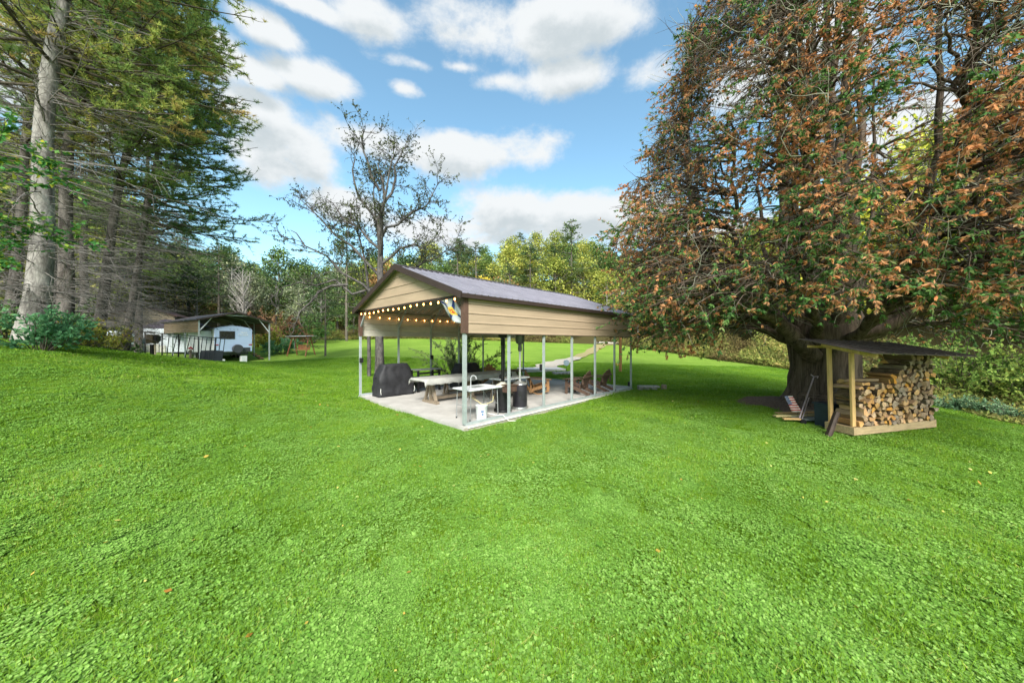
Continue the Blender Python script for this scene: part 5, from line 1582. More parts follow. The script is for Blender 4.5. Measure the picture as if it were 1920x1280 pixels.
    tint = np.where(brown, .78 + .12 * rng.normal(size=ksp), .25 + .14 * rng.normal(size=ksp)); tint = np.repeat(tint, nf) + .04 * rng.normal(size=ksp * nf)
    cm_ = leafmat('cedar_foliage', [(0, (.06, .14, .05)), (.2, (.095, .20, .065)), (.38, (.17, .31, .09)), (.5, (.25, .30, .12)), (.62, (.42, .27, .15)), (.8, (.58, .30, .15)), (1, (.75, .33, .14))], .45)
    ln = .05 + .055 * rng.random(ksp * nf)
    link('crown', np_mesh('crown', [cards(Pf_, Df, ln, ln * .34, tint, 0)], [cm_]), root)
    print('cedar sprays', ksp, 'leaves', ksp * nf)


big_cedar()


# --- white pines on the left bank
def pine(loc, lean, H, r0, dead_to, live_r, label, group, side=(.8, -.35), nb=70, seed=1, tint0=0.0, dead_r=3.2, topcut=1.0):
    root = empty('pine_tree', (loc[0], loc[1], loc[2])); tag(root, label, 'tree', group)
    n = 14; hs = np.linspace(-.2, H, n)
    pts = np.array([(lean[0] * (h / H) + .10 * math.sin(h * .5 + seed), lean[1] * (h / H) + .06 * math.sin(h * .7), h) for h in hs])
    rad = r0 * (1 - .85 * (np.clip(hs, 0, H) / H) ** .9); rad[0] *= 1.35; rad[1] *= 1.05
    link('trunk', trunk_mesh(pts, rad, pine_bark if seed == 1 else pine_bark2, 16), root)
    Tk = pts[None]
    sd_ = math.atan2(side[1], side[0])
    # live boughs
    t = dead_to / H + (1 - dead_to / H) * rng.random(nb) ** .9; A, _ = along(Tk, np.zeros(nb, int), t)
    th = np.where(rng.random(nb) < .62, sd_ + rng.normal(size=nb) * .85, rng.random(nb) * 6.28)
    Lh = .80 * live_r * np.interp(t, [dead_to / H, dead_to / H + .12, .6, 1], [.85, 1.0, .85, .18]) * (.7 + .4 * rng.random(nb))
    Bm = A + np.stack([np.cos(th) * Lh, np.sin(th) * Lh, .10 * Lh * rng.normal(size=nb) + .10 * Lh * (t - .2)], 1)
    Md = A * .55 + Bm * .45; Md[:, 2] -= .09 * Lh
    B1 = bez(A, Md, Bm, 9); B1[:, 1:] += np.cumsum(rng.normal(size=B1[:, 1:].shape) * .03, 1)
    wood = [tubes(B1, .035 * (Lh / 4 + .4), .008, 5)]
    k2 = nb * 20; P2, D2, i2, t2 = children(B1, k2, .25, 1, .8, .2, flat=.82); B2 = wander(P2, D2, (.35 + .9 * rng.random(k2)) * (1.3 - .6 * t2), 4, .12, .03)
    wood.append(tubes(B2, .011, .004, 3))
    ntf = k2 * 9; ib = rng.integers(0, k2, ntf); tt = .15 + .85 * rng.random(ntf); Pt, Tt = along(B2, ib, tt)
    nn = 5; Pn = np.repeat(Pt, nn, 0); Dn = np.repeat(Tt, nn, 0) * .7 + rng.normal(size=(ntf * nn, 3)) * np.array([.75, .75, .45]) + np.array([0, 0, .15])
    bt = (.66 + tint0 + .20 * vnoise(B2[:, 0], .8, seed) + .08 * rng.normal(size=k2))[ib]; tn_ = np.repeat(bt, nn) + .07 * rng.normal(size=ntf * nn)  # higher tint paints sunlit yellow into the needle sprays
    # dead lower branches
    nd = int(nb * 1.15); td = .05 + (dead_to / H + .10) * rng.random(nd); Ad, _ = along(Tk, np.zeros(nd, int), td); thd = np.where(rng.random(nd) < .6, sd_ + rng.normal(size=nd), rng.random(nd) * 6.28)
    Ld = dead_r * (.4 + .8 * rng.random(nd)) * np.interp(td, [0, .10, .2, 1], [.25, .45, 1, 1])
    B3 = wander(Ad, np.stack([np.cos(thd), np.sin(thd), .12 * rng.normal(size=nd) - .03], 1), Ld, 8, .07, -.01)
    k4 = nd * 11; P4, D4, i4, t4 = children(B3, k4, .1, 1, .8, .3, flat=.7); B4 = wander(P4, D4, .35 + 1.0 * rng.random(k4), 4, .15, -.02)
    wood2 = [tubes(B3, .019, .004, 4), tubes(B4, .0065, .0025, 3)]
    
    link('boughs', np_mesh('boughs', wood, [dark_bark]), root)
    link('dead_branches', np_mesh('dead_branches', wood2, [dead_m]), root)
    link('needles', np_mesh('needles', [spikes(Pn, Dn, .12 + .07 * rng.random(ntf * nn), .024, tn_, 0)], [pine_n]), root)
    return root


GP = 'white pines on the left bank'
def gl(px, y, Y): x = (px - 960) / FPX * Y; return (x, Y, g1(x, Y))


pine(gl(52, 0, 9.3), (1.0, .6), 19, .27, 7.2, 5.9, 'tall pale-barked pine with the thickest trunk at the left edge of the lawn', GP, (1, -.1), 84, 1, .22)
pine(gl(112, 0, 11.4), (.5, .5), 18, .21, 7.6, 6.4, 'big pine just behind the thickest one, its trunk in shrubs', GP, (1, .0), 78, 2, -.04)
pine(gl(178, 0, 12.6), (2.1, .5), 17, .17, 6.2, 5.6, 'slim leaning pine with a grey trunk among yellow shrubs', GP, (1, -.2), 70, 3, -.05)
pine(gl(234, 0, 15.2), (2.0, .5), 17, .16, 5.4, 6.2, 'slim leaning pine closest to the screen tent', GP, (1, -.2), 74, 4, -.08)
pine(gl(14, 0, 11.5), (.8, .5), 17, .16, 6.5, 4.2, 'thin pine at the left margin behind the thickest one', GP, (.6, -.8), 60, 5, .25)
pine(gl(85, 0, 17), (.6, .4), 19, .20, 7.0, 5.0, 'pine standing deeper in the wood between the two biggest trunks', GP, (.8, -.6), 50, 6, -.1)
pine(gl(150, 0, 20), (.6, .4), 21, .22, 8.0, 6.0, 'pine standing deeper in the wood above the yellow shrubs', GP, (.9, -.5), 60, 7, -.1)
pine(gl(255, 0, 22), (.6, .4), 20, .2, 6.0, 6.6, 'pine behind the screen tent with boughs over the carport', GP, (1, -.3), 66, 8, -.1)

# --- leafy branch of a broadleaf sapling at the left margin
def sapling(loc, H, label, stops, spread=1.6, nl=2200, name='sapling_tree', cat='tree', ls=.085, lean=(1.2, -.3), seed=0, rr=.03):
    root = empty(name, loc); tag(root, label, cat)
    T0 = wander([(0, 0, 0)], [(lean[0] * .3, lean[1] * .3, 1)], [H], 8, .08, .02)
    link('trunk', np_mesh('trunk', [tubes(T0, rr, .008, 7)], [dark_bark]), root)
    k = 26; P1, D1_, i1_, t1_ = children(T0, k, .35, 1, 1.0, .25, flat=.5); D1_[:, 0] += lean[0] * .7; D1_[:, 1] += lean[1] * .7; B1 = wander(P1, D1_, spread * (.5 + .6 * rng.random(k)), 6, .12, -.03)
    k2 = 160; P2, D2, _, _ = children(B1, k2, .2, 1, .7, .2, flat=.7); B2 = wander(P2, D2, .25 + .45 * rng.random(k2), 4, .1, -.03)
    Pl, Tl = along(B2, rng.integers(0, k2, nl), rng.random(nl)); D = nrmz(Tl + .9 * rng.normal(size=(nl, 3)) * np.array([1, 1, .4]) - np.array([0, 0, .25])); L_ = ls * (.7 + .6 * rng.random(nl))
    link('branches', np_mesh('branches', [tubes(B1, .012, .004, 4), tubes(B2, .005, .002, 3)], [dark_bark]), root)
    link('crown', np_mesh('crown', [cards(Pl, D, L_, L_ * .55, rng.random(nl), 0, up=up_)], [leafmat('leaf_' + name + str(seed), stops, .35)]), root)


sapling(gl(-55, 0, 8.0), 4.6, 'leafy green broadleaf sapling reaching in from the left margin', [(0, (.05, .17, .05)), (.6, (.11, .30, .09)), (.85, (.28, .42, .08)), (1, (.5, .45, .05))], 2.4, 3600, lean=(1.5, .1), ls=.11)


# --- shrubs
def shrub(loc, r, h, label, stops, nl, ls, seed, name='shrub', stems=26, aspect=.5, droop=0.0, cat='shrub', dens=1.0, group=None):
    root = empty(name, loc); tag(root, label, cat, group)
    a_ = rng.random(stems) * 6.28; P = np.stack([.12 * r * np.cos(a_), .12 * r * np.sin(a_), -.03 + 0 * a_], 1)
    el = .35 + .65 * rng.random(stems); D = np.stack([np.cos(a_) * (1.1 - el) * r / h, np.sin(a_) * (1.1 - el) * r / h, el], 1)
    B = wander(P, D, h * (.75 + .35 * rng.random(stems)), 7, .10, -.02 - droop)
    k = stems * 9; P2, D2, _, t2 = children(B, k, .2, 1, .6, .3); B2 = wander(P2, D2, h * .22 * (.5 + rng.random(k)), 4, .15, -.02)
    link('stems', np_mesh('stems', [tubes(B, .012 * max(1, h / 1.5), .004, 4), tubes(B2, .005 * max(1, h / 1.5), .002, 3)], [dark_bark]), root)
    i = rng.integers(0, k, nl); Pl, Tl = along(B2, i, rng.random(nl)); D = nrmz(Tl + rng.normal(size=(nl, 3)) * .9); L_ = ls * (.6 + .8 * rng.random(nl))
    tnt = .5 + .22 * vnoise(Pl, 2.2 / max(r, .5), seed) + .18 * rng.normal(size=nl)
    link('leaves', np_mesh('leaves', [cards(Pl, D, L_, L_ * aspect, tnt, 0)], [leafmat('leaf_' + name + '_%d' % seed, stops, .3)]), root)
    return root


G_ = [(0, (.05, .12, .03)), (.5, (.11, .22, .06)), (1, (.22, .33, .09))]
BG = [(0, (.06, .16, .08)), (.5, (.11, .27, .13)), (1, (.22, .38, .17))]
YG = [(0, (.11, .15, .03)), (.45, (.26, .30, .06)), (.8, (.38, .34, .05)), (1, (.45, .22, .06))]
RD = [(0, (.12, .07, .04)), (.5, (.26, .13, .08)), (1, (.36, .24, .14))]
shrub(gl(78, 0, 8.7), 1.0, 1.15, 'blue-green broad-leaved shrub at the foot of the thickest pine', BG, 3200, .10, 1)
shrub(gl(20, 0, 9.6), 1.2, 1.1, 'dark green low shrub at the far left edge', G_, 3000, .09, 2)
shrub(gl(130, 0, 10.6), .9, .95, 'yellow and green bush between the two leaning pine trunks', YG, 2600, .07, 3)
shrub(gl(160, 0, 11.6), .8, .9, 'yellowing bush at the foot of the slim leaning pine', YG, 2200, .07, 4)
shrub(gl(205, 0, 14.4), .8, 1.3, 'green and yellow bush in front of the tan building', YG, 2200, .08, 5)
shrub(gl(222, 0, 15.6), .9, 1.0, 'dark green bush beside the white utility trailer', G_, 2200, .08, 6)
shrub(gl(100, 0, 13.5), 1.3, 2.0, 'green undergrowth bush deeper behind the big trunks', G_, 3200, .10, 7)
shrub(gl(530, 0, 31), 1.55, 1.6, 'rounded blue-green shrub left of the garden swing', BG, 3000, .16, 8)
shrub(gl(520, 0, 38), 5.5, 3.6, 'wide reddish brown bush beyond the carport', RD, 5200, .26, 9)
shrub(gl(505, 0, 34), 2.4, 2.0, 'olive and orange bush behind the carport post', YG, 2500, .2, 10)
shrub(gl(583, 0, 40), 2.8, 3.2, 'dull green bush behind the garden swing', G_, 3000, .22, 11)
W_G = [(0, (.07, .11, .05)), (.5, (.13, .19, .08)), (1, (.24, .28, .12))]
p = pav(5.2, 7.4); shrub((p[0], p[1], g1(*p)), 1.7, 2.35, 'airy grey-green bush growing just behind the left side of the slab', W_G, 9000, .10, 12, stems=34, aspect=.25)
GB = 'shrubs at the right edge of the lawn'
for (px, Y, r, h, lab, st, s_) in ((1800, 13.5, 2.3, 2.6, 'big yellow-green bush right behind the firewood shed', [(0, (.06, .13, .03)), (.5, (.17, .27, .06)), (1, (.36, .42, .10))], 13),
                                   (1900, 12.5, 2.0, 2.1, 'yellow-green bush at the right margin', [(0, (.06, .13, .03)), (.5, (.19, .28, .06)), (1, (.42, .45, .10))], 14),
                                   (1790, 11.0, .8, .5, 'low silvery green plant mound at the lawn edge behind the shed', [(0, (.08, .16, .08)), (.5, (.16, .28, .15)), (1, (.30, .40, .25))], 15),
                                   (1850, 10.3, .9, .5, 'low silvery green plant mound in the middle of the right lawn edge', [(0, (.08, .16, .08)), (.5, (.16, .28, .15)), (1, (.30, .40, .25))], 16),
                                   (1905, 9.7, .9, .5, 'low silvery green plant mound at the right margin', [(0, (.08, .16, .08)), (.5, (.16, .28, .15)), (1, (.30, .40, .25))], 17),
                                   (1700, 18, 2.3, 2.2, 'pale green bush seen beneath the shed roof', [(0, (.08, .16, .05)), (.5, (.22, .30, .08)), (1, (.40, .44, .14))], 18)):
    shrub(gl(px, 0, Y), r, h, lab, st, 5200 if r > 1.5 else 2200, .13 if r > 1.5 else .07, s_, group=GB, stems=40)


# --- sparse dark tree behind the pavilion, with a slimmer second stem
def sparse_tree(loc, label):
    root = empty('sparse_tree', loc); tag(root, label, 'tree'); root.scale = (.92, .92, .885)
    bk = barkmat('rough_grey_bark', (.03, .027, .027), (.13, .12, .115), 8, (1, 1, .4), .8)
    tr_pts = np.array([[0, 0, -.2], [0, 0, 1], [-.02, 0, 2.5], [.05, 0, 4.2], [.02, 0, 5.8], [.05, 0, 7.2], [-.05, 0, 8.3], [.25, 0, 9.3], [.15, 0, 10.3], [-.1, 0, 11.2]])
    link('trunk', trunk_mesh(tr_pts, [.30, .21, .19, .165, .145, .12, .10, .075, .05, .03], bk, 14), root)
    f = np.array
    # main limbs, placed as in the photograph (x across, z up)
    limbs = [f([[.02, 0, 6.0], [.6, .1, 6.5], [1.0, .2, 7.0], [1.7, .2, 7.2], [2.2, .3, 7.0], [2.6, .3, 7.5], [3.0, .2, 7.8]]),
             f([[.02, 0, 5.4], [-.5, -.2, 6.1], [-1.2, -.3, 6.9], [-2.0, -.4, 7.4], [-2.7, -.5, 8.3], [-3.2, -.5, 8.9], [-3.7, -.5, 9.4]]),
             f([[.05, 0, 7.3], [.6, -.2, 7.8], [1.1, -.2, 7.9], [1.8, -.3, 8.6], [2.4, -.3, 8.9], [2.7, -.3, 9.6], [2.9, -.2, 10.2]]),
             f([[-.05, 0, 8.2], [-.6, .2, 8.9], [-1.1, .2, 9.6], [-1.3, .2, 10.4], [-1.5, .2, 11.0], [-1.4, .3, 11.6], [-1.6, .3, 12.0]]),
             f([[.05, 0, 6.8], [-.7, .3, 7.4], [-1.3, .5, 8.2], [-2.0, .5, 8.6], [-2.3, .6, 9.2], [-2.6, .6, 9.6], [-2.9, .6, 9.8]]),
             f([[.2, 0, 9.2], [.5, .3, 9.9], [.7, .3, 10.6], [.6, .3, 11.2], [.9, .3, 11.6], [1.0, .3, 11.9], [1.2, .3, 12.1]]),
             f([[.0, 0, 9.8], [-.4, -.2, 10.5], [-.6, -.2, 11.3], [-.8, -.2, 11.7], [-.8, -.2, 12.1], [-.7, -.2, 12.4], [-.5, -.2, 12.6]]),
             f([[0, 0, 5.0], [.7, .3, 5.7], [1.4, .5, 6.0], [1.9, .6, 6.3], [2.6, .6, 6.5], [3.2, .6, 6.9], [3.6, .6, 7.0]]),
             f([[0, 0, 4.1], [-.6, -.4, 4.9], [-1.5, -.6, 5.4], [-2.1, -.7, 6.2], [-2.9, -.8, 6.6], [-3.3, -.8, 7.2], [-3.6, -.8, 7.4]]),
             f([[0, 0, 6.3], [.3, -.6, 7.3], [.5, -.9, 8.2], [.8, -1.2, 9.0], [1.0, -1.3, 9.9], [1.1, -1.4, 10.4], [1.2, -1.4, 10.9]]),
             f([[0, 0, 6.6], [-.3, .7, 7.6], [-.5, 1.0, 8.4], [-.8, 1.3, 9.4], [-.9, 1.4, 10.2], [-.9, 1.5, 10.7], [-.9, 1.5, 11.1]])]
    Lm = np.stack(limbs); Lm[:, 1:] += np.cumsum(rng.normal(size=Lm[:, 1:].shape) * .05, 1)
    wd = [tubes(Lm, .075, .014, 7)]
    allb = np.concatenate([Lm, wander([(-.0, 0, 8.2)], [(0, 0, 1)], [3.5], 6, .08)])
    k = 130; P1, D1_, i1_, t1_ = children(allb, k, .15, 1, .8, .3); D1_[:, 2] += .2; B1 = wander(P1, D1_, .8 + 1.1 * rng.random(k), 7, .28, .03); wd.append(tubes(B1, .020, .005, 5))
    k = 1500; P2, D2, _, _ = children(B1, k, .15, 1, .8, .3); B2 = wander(P2, D2, .3 + .6 * rng.random(k), 5, .25, .01); wd.append(tubes(B2, .008, .003, 3))
    # gnarled dead low limb to the left
    dl = np.stack([f([[0, 0, 3.3], [-1.1, -.6, 2.9], [-1.8, -.9, 3.5], [-2.5, -1.0, 3.2], [-3.2, -1.1, 3.4], [-3.9, -1.2, 3.1], [-4.4, -1.2, 2.6]]), f([[-1.3, -.7, 3.2], [-1.9, -.9, 3.1], [-2.4, -1, 2.8], [-2.7, -1.1, 2.3], [-3.1, -1.1, 1.9], [-3.3, -1.1, 1.6], [-3.4, -1.1, 1.2]])])
    dl[:, :, 2] += 1.5; dl[1, :, 2] += .15
    dl += np.cumsum(rng.normal(size=dl.shape) * .04, 1); wd.append(tubes(dl, .07, .015, 6)); k = 60; P5, D5, _, _ = children(dl, k, .2, 1, .9, .3); B5 = wander(P5, D5, .4 + .7 * rng.random(k), 6, .35, .01); wd.append(tubes(B5, .018, .005, 4))
    link('branches', np_mesh('branches', wd, [bk]), root)
    nl = 20000; i = rng.integers(0, len(B2), nl); clump = vnoise(B2[:, 3], 1.2, 4)[i]; kp = rng.random(nl) < .62 + .35 * clump; i = i[kp]; nl = len(i)
    Pl, Tl = along(B2, i, .3 + .7 * rng.random(nl)); D = nrmz(Tl * .4 + rng.normal(size=(nl, 3)) + np.array([0, 0, -.4])); L_ = .075 + .045 * rng.random(nl)
    link('crown', np_mesh('crown', [cards(Pl, D, L_, L_ * .5, .5 + .25 * rng.normal(size=nl), 0)], [leafmat('sparse_dark_leaf', [(0, (.035, .035, .03)), (.5, (.07, .085, .045)), (1, (.13, .16, .06))], .15)]), root)


st_x = (712 - 960) / FPX * 15.0
sparse_tree((st_x, 15.0, g1(st_x, 15.0)), 'tall sparse dark-leaved tree standing behind the pavilion roof')


def slim_tree(loc, pts, label):
    root = empty('slim_tree', loc); tag(root, label, 'tree'); bk = _m['rough_grey_bark']
    P = np.array(pts, float); link('trunk', trunk_mesh(P, np.linspace(.10, .02, len(P)), bk, 10), root)
    k = 26; P1, D1_, _, _ = children(P[None], k, .35, 1, .8, .3); D1_[:, 0] -= .35; B1 = wander(P1, D1_, .8 + 1.2 * rng.random(k), 7, .28, .04)
    k = 170; P2, D2, _, _ = children(B1, k, .1, 1, .8, .3); B2 = wander(P2, D2, .3 + .5 * rng.random(k), 5, .25, .01)
    link('branches', np_mesh('branches', [tubes(B1, .03, .006, 5), tubes(B2, .011, .004, 3)], [bk]), root)
    nl = 900; Pl, Tl = along(B2, rng.integers(0, len(B2), nl), .3 + .7 * rng.random(nl)); D = nrmz(rng.normal(size=(nl, 3)) + np.array([0, 0, -.4])); L_ = .10 + .06 * rng.random(nl)
    link('crown', np_mesh('crown', [cards(Pl, D, L_, L_ * .5, .5 + .25 * rng.normal(size=nl), 0)], [_m['leaf'] if 'leaf' in _m else _m['sparse_dark_leaf']]), root)


sl_x = (692 - 960) / FPX * 16.5
slim_tree((sl_x, 16.5, g1(sl_x, 16.5)), [(0, 0, -.2), (0, 0, 1.5), (-.05, 0, 3), (-.05, 0, 4.5), (-.2, 0, 5.8), (-.5, 0, 7.0), (-.9, 0, 8.0)], 'slimmer bare grey tree just left of the sparse dark tree')

# --- library of distant trees; haze is put into their paler, greyer leaf colours
LF = {'yellow_green': [(0, (0.145, 0.202, 0.054)), (.5, (0.334, 0.381, 0.088)), (1, (0.631, 0.573, 0.141))], 'mid_green': [(0, (0.064, 0.119, 0.047)), (.5, (0.145, 0.228, 0.067)), (1, (0.307, 0.368, 0.101))],
      'dark_green': [(0, (0.037, 0.074, 0.044)), (.5, (0.077, 0.138, 0.060)), (1, (0.172, 0.240, 0.081))], 'gold': [(0, (0.280, 0.215, 0.060)), (.5, (0.604, 0.471, 0.088)), (1, (0.800, 0.727, 0.115))],
      'rust': [(0, (0.186, 0.138, 0.074)), (.5, (0.415, 0.240, 0.101)), (1, (0.685, 0.394, 0.141))], 'grey_green': [(0, (0.105, 0.138, 0.101)), (.5, (0.213, 0.253, 0.155)), (1, (0.388, 0.420, 0.236))],
      'pine': [(0, (0.057, 0.106, 0.060)), (.5, (0.125, 0.202, 0.081)), (1, (0.334, 0.381, 0.115))], 'bright': [(0, (0.280, 0.343, 0.060)), (.5, (0.631, 0.624, 0.101)), (1, (0.800, 0.800, 0.141))]}
fb = plain('distant_bark', (.15, .13, .11), .9, var=.3, scale=2, spec=.1)
pb = plain('distant_pale_bark', (.33, .31, .29), .9, var=.3, scale=2, spec=.1)


def lib_decid(name, col, H, Rr, nl, seed, ls=.42, dens=1.0, base=.22):
    r = np.random.default_rng(seed); T0 = np.array([[[0, 0, -.6], [.1, 0, H * .3], [0, .1, H * .6], [.1, 0, H * .9]]], float)
    th = r.random(26) * 6.28; k = 26; tz = .18 + .7 * r.random(k); A, _ = along(T0, np.zeros(k, int), tz); hh = A[:, 2] / H; Lr = Rr * np.interp(hh, [0, .3, .6, 1], [.7, 1, .85, .4])
    Bm = A + np.stack([np.cos(th) * Lr * .8, np.sin(th) * Lr * .8, H * .16 + 0 * th], 1); Lb = bez(A, (A + Bm) / 2, Bm, 4)
    nc = int(34 * dens) + 6; c_h = base + (1 - base) * r.random(nc) ** .85; ca = r.random(nc) * 6.28; cr_ = Rr * np.sin(np.clip((c_h - base) / (1 - base) * .93 + .1, 0, 1) * PI) ** .6 * (.45 + .55 * r.random(nc))
    C_ = np.stack([cr_ * np.cos(ca), cr_ * np.sin(ca), H * c_h * .95], 1); s_ = Rr * (.22 + .22 * r.random(nc))
    i = r.integers(0, nc, nl); q = nrmz(r.normal(size=(nl, 3))) * (.55 + .45 * r.random((nl, 1)) ** .5) * np.array([1, 1, .72]); Pl = C_[i] + q * s_[i][:, None]
    D = nrmz(q + .8 * r.normal(size=(nl, 3)) - np.array([0, 0, .3])); L_ = ls * (.6 + .7 * r.random(nl)); tn = .5 + .16 * r.normal(size=nl) + .12 * r.normal(size=nc)[i]
    cr = cards(Pl, D, L_, L_ * .62, tn, 1, up=up_ + 0 * q)
    return np_mesh(name, [tubes(T0, H * .017, .05, 6, 0), tubes(Lb, .07, .02, 4, 0), cr], [pb if seed % 2 else fb, leafmat('far_' + col, LF[col], .25, rand=.13)])


def lib_pine(name, H, Rr, nl, seed, col='pine', ls=.40, gap=1.0):
    r = np.random.default_rng(seed); T0 = np.array([[[0, 0, -.6], [.05, 0, H * .4], [0, .05, H * .75], [.0, 0, H]]], float)
    nb = 62; t = .14 + .86 * r.random(nb); t = np.round(t * 15) / 15 + .012 * r.normal(size=nb); t = np.clip(t, .12, .99)
    A, _ = along(T0, np.zeros(nb, int), t); th = r.random(nb) * 6.28; Lr = Rr * np.interp(t, [.1, .3, .6, .9, 1], [.75, 1, .78, .34, .1]) * (.65 + .45 * r.random(nb))
    Bm = A + np.stack([np.cos(th) * Lr, np.sin(th) * Lr, Lr * (.10 + .25 * (t - .5))], 1); Md = (A + Bm) / 2; Md[:, 2] -= .08 * Lr; Lb = bez(A, Md, Bm, 5)
    i = r.choice(nb, nl, p=Lr / Lr.sum()); tt = .25 + .75 * r.random(nl) ** .8; P_, T_ = along(Lb, i, tt); P_ = P_ + r.normal(size=(nl, 3)) * np.array([.32, .32, .10]) * (Lr[i][:, None] * .35 + .3)
    D = nrmz(T_ + .8 * r.normal(size=(nl, 3)) * np.array([1, 1, .35])); L_ = ls * (.6 + .7 * r.random(nl)); tn = .48 + .15 * r.normal(size=nl) + .10 * r.normal(size=nb)[i] + .12 * (tt - .6)
    return np_mesh(name, [tubes(T0, H * .014, .03, 6, 0), tubes(Lb, .05, .015, 4, 0), cards(P_, D, L_, L_ * .38, tn, 1, up=up_ + 0 * P_)], [fb, leafmat('far_' + col, LF[col], .2, rand=.13)])


def lib_bare(name, H, seed):
    r = np.random.default_rng(seed); T0 = wander([(0, 0, -.5)], [(0, 0, 1)], [H], 8, .03, .02)
    P1, D1_, _, _ = children(T0, 30, .25, 1, .6, .2); D1_[:, 2] += .4; B1 = wander(P1, D1_, H * .22 * (.5 + rng.random(30)), 5, .1, .04); P2, D2, _, _ = children(B1, 220, .1, 1, .6, .2); B2 = wander(P2, D2, .6 + 1.2 * rng.random(220), 4, .12, .03)
    return np_mesh(name, [tubes(T0, H * .011, .03, 6), tubes(B1, .06, .02, 4), tubes(B2, .025, .012, 3)], [pb])


KIND = {
    'dy': ([lib_decid('tree', 'yellow_green', 13, 4.2, 3400, s) for s in (1, 2, 3)], 'broad yellow-green tree', 'deciduous_tree'),
    'dm': ([lib_decid('tree', 'mid_green', 13, 4.0, 3400, s) for s in (4, 5)], 'rounded mid-green tree', 'deciduous_tree'),
    'dd': ([lib_decid('tree', 'dark_green', 14, 4.0, 3200, s) for s in (6, 7)], 'dense dark green tree', 'deciduous_tree'),
    'dr': ([lib_decid('tree', 'rust', 11, 3.6, 2300, s, dens=.8) for s in (8, 9)], 'rusty autumn tree', 'deciduous_tree'),
    'dg': ([lib_decid('tree', 'grey_green', 12, 3.4, 2200, s, dens=.8) for s in (10, 11)], 'thin grey-green tree', 'deciduous_tree'),
    'go': ([lib_decid('tree', 'gold', 10, 3.2, 2600, s) for s in (12,)], 'golden yellow tree', 'deciduous_tree'),
    'pi': ([lib_pine('tree', 16, 4.3, 3800, s) for s in (13, 14, 15)], 'tall layered pine', 'pine_tree'),
    'ba': ([lib_bare('tree', 12, s) for s in (16,)], 'bare pale-trunked tree', 'bare_tree'),
    'br': ([lib_decid('tree', 'bright', 13, 4.6, 5200, s, ls=.34) for s in (17, 18)], 'bright yellow tree', 'deciduous_tree'),
}
cnt = {}


def plant(kind, x, y, sc=1.0, where='on the hillside beyond the lawn', label=None, group=None, sz=None):
    mes, lab, nm = KIND[kind]; i = cnt.get(kind, 0); cnt[kind] = i + 1; me = mes[i % len(mes)]
    o = link(nm, me, None, (x, y, g1(x, y) - .1), (0, 0, random.uniform(0, 6.28))); s_ = sc * random.uniform(.88, 1.12); o.scale = (s_ * random.uniform(.9, 1.1), s_ * random.uniform(.9, 1.1), (sz or s_))
    tag(o, label or (('smaller ' if s_ < .78 else ('larger ' if s_ > .93 else '')) + lab + ' ' + where), 'tree', group or (lab + 's ' + where)); return o


# hillside wood, denser kinds by place in the view
def pick(px):
    r_ = random.random()
    if px < 640: tbl = (('dg', .30), ('dd', .50), ('dm', .68), ('dr', .80), ('pi', .93), ('dy', 1))
    elif px < 860: tbl = (('dm', .35), ('dy', .55), ('dd', .75), ('pi', .88), ('dg', .95), ('dr', 1))
    elif px < 1180: tbl = (('dy', .42), ('pi', .62), ('dm', .80), ('dr', .88), ('go', .94), ('dg', 1))
    else: tbl = (('dy', .35), ('go', .50), ('br', .68), ('dr', .80), ('dm', 1))
    for k, t in tbl:
        if r_ < t: return k


for row, (Y, stp) in enumerate(((51, 4.6), (56, 4.6), (62, 4.8), (69, 5.0), (76, 5.2), (84, 5.4), (92, 5.6), (99, 5.8))):
    x = -1.05 * Y
    while x < 1.35 * Y:
        xx, yy = x + random.uniform(-1.6, 1.6), Y + random.uniform(-2.6, 2.6)
        px = 960 + xx / yy * FPX
        if not (1085 < px < 1180 and yy < 54):
            z_ = [n for lim, n in ((200, 'behind the left-hand pines'), (300, 'behind the tan building'), (390, 'behind the carport roof'), (500, 'right of the carport'), (580, 'beyond the garden swing'), (660, 'left of the pavilion gable'),
                                  (750, 'behind the front gable'), (850, 'above the near roof end'), (950, 'above the middle of the roof'), (1060, 'above the far part of the roof'), (1180, 'above the roof end'), (1300, 'behind the left flank of the cedar'),
                                  (1480, 'behind the middle of the cedar'), (1e9, 'behind the right flank of the cedar')) if px < lim][0]
            where = ['at the lawn edge', 'at the hill foot', 'low on the slope', 'midway up the slope', 'high on the slope', 'just under the ridge', 'along the ridge', 'beyond the ridge'][row] + ' ' + z_
            k = pick(px); s_ = random.uniform(.72, 1.0) if row else random.uniform(.5, .72)
            if k in ('go', 'ba'): s_ *= .8
            plant(k, xx, yy, s_, where, group='trees of the hillside wood')
        x += stp * random.uniform(.8, 1.2)
# bank at the right behind the cedar: tall and yellow
for (x, y, s_, k) in ((31, 30, 1.15, 'br'), (37, 27, 1.2, 'dy'), (41, 33, 1.3, 'br'), (34, 21, 1.15, 'br'), (29, 36, 1.0, 'dy'), (43, 22, 1.3, 'dy'), (46, 29, 1.3, 'br'), (26, 34, .8, 'dm'), (25, 41, .9, 'br'), (31, 43, 1.0, 'dy'), (38, 40, 1.2, 'br'),
                      (30, 15, .8, 'dy'), (36, 14, 1.0, 'br'), (42, 15, 1.2, 'dm'), (52, 22, 1.3, 'dy'), (52, 36, 1.3, 'br'), (22, 45, .75, 'dr'), (34, 48, 1.0, 'go')):
    plant(k, x, y, s_, ('low' if y < 28 else ('halfway up' if y < 37 else 'at the back')) + ' on the near bank right of the lawn', group='trees on the near bank right of the lawn')
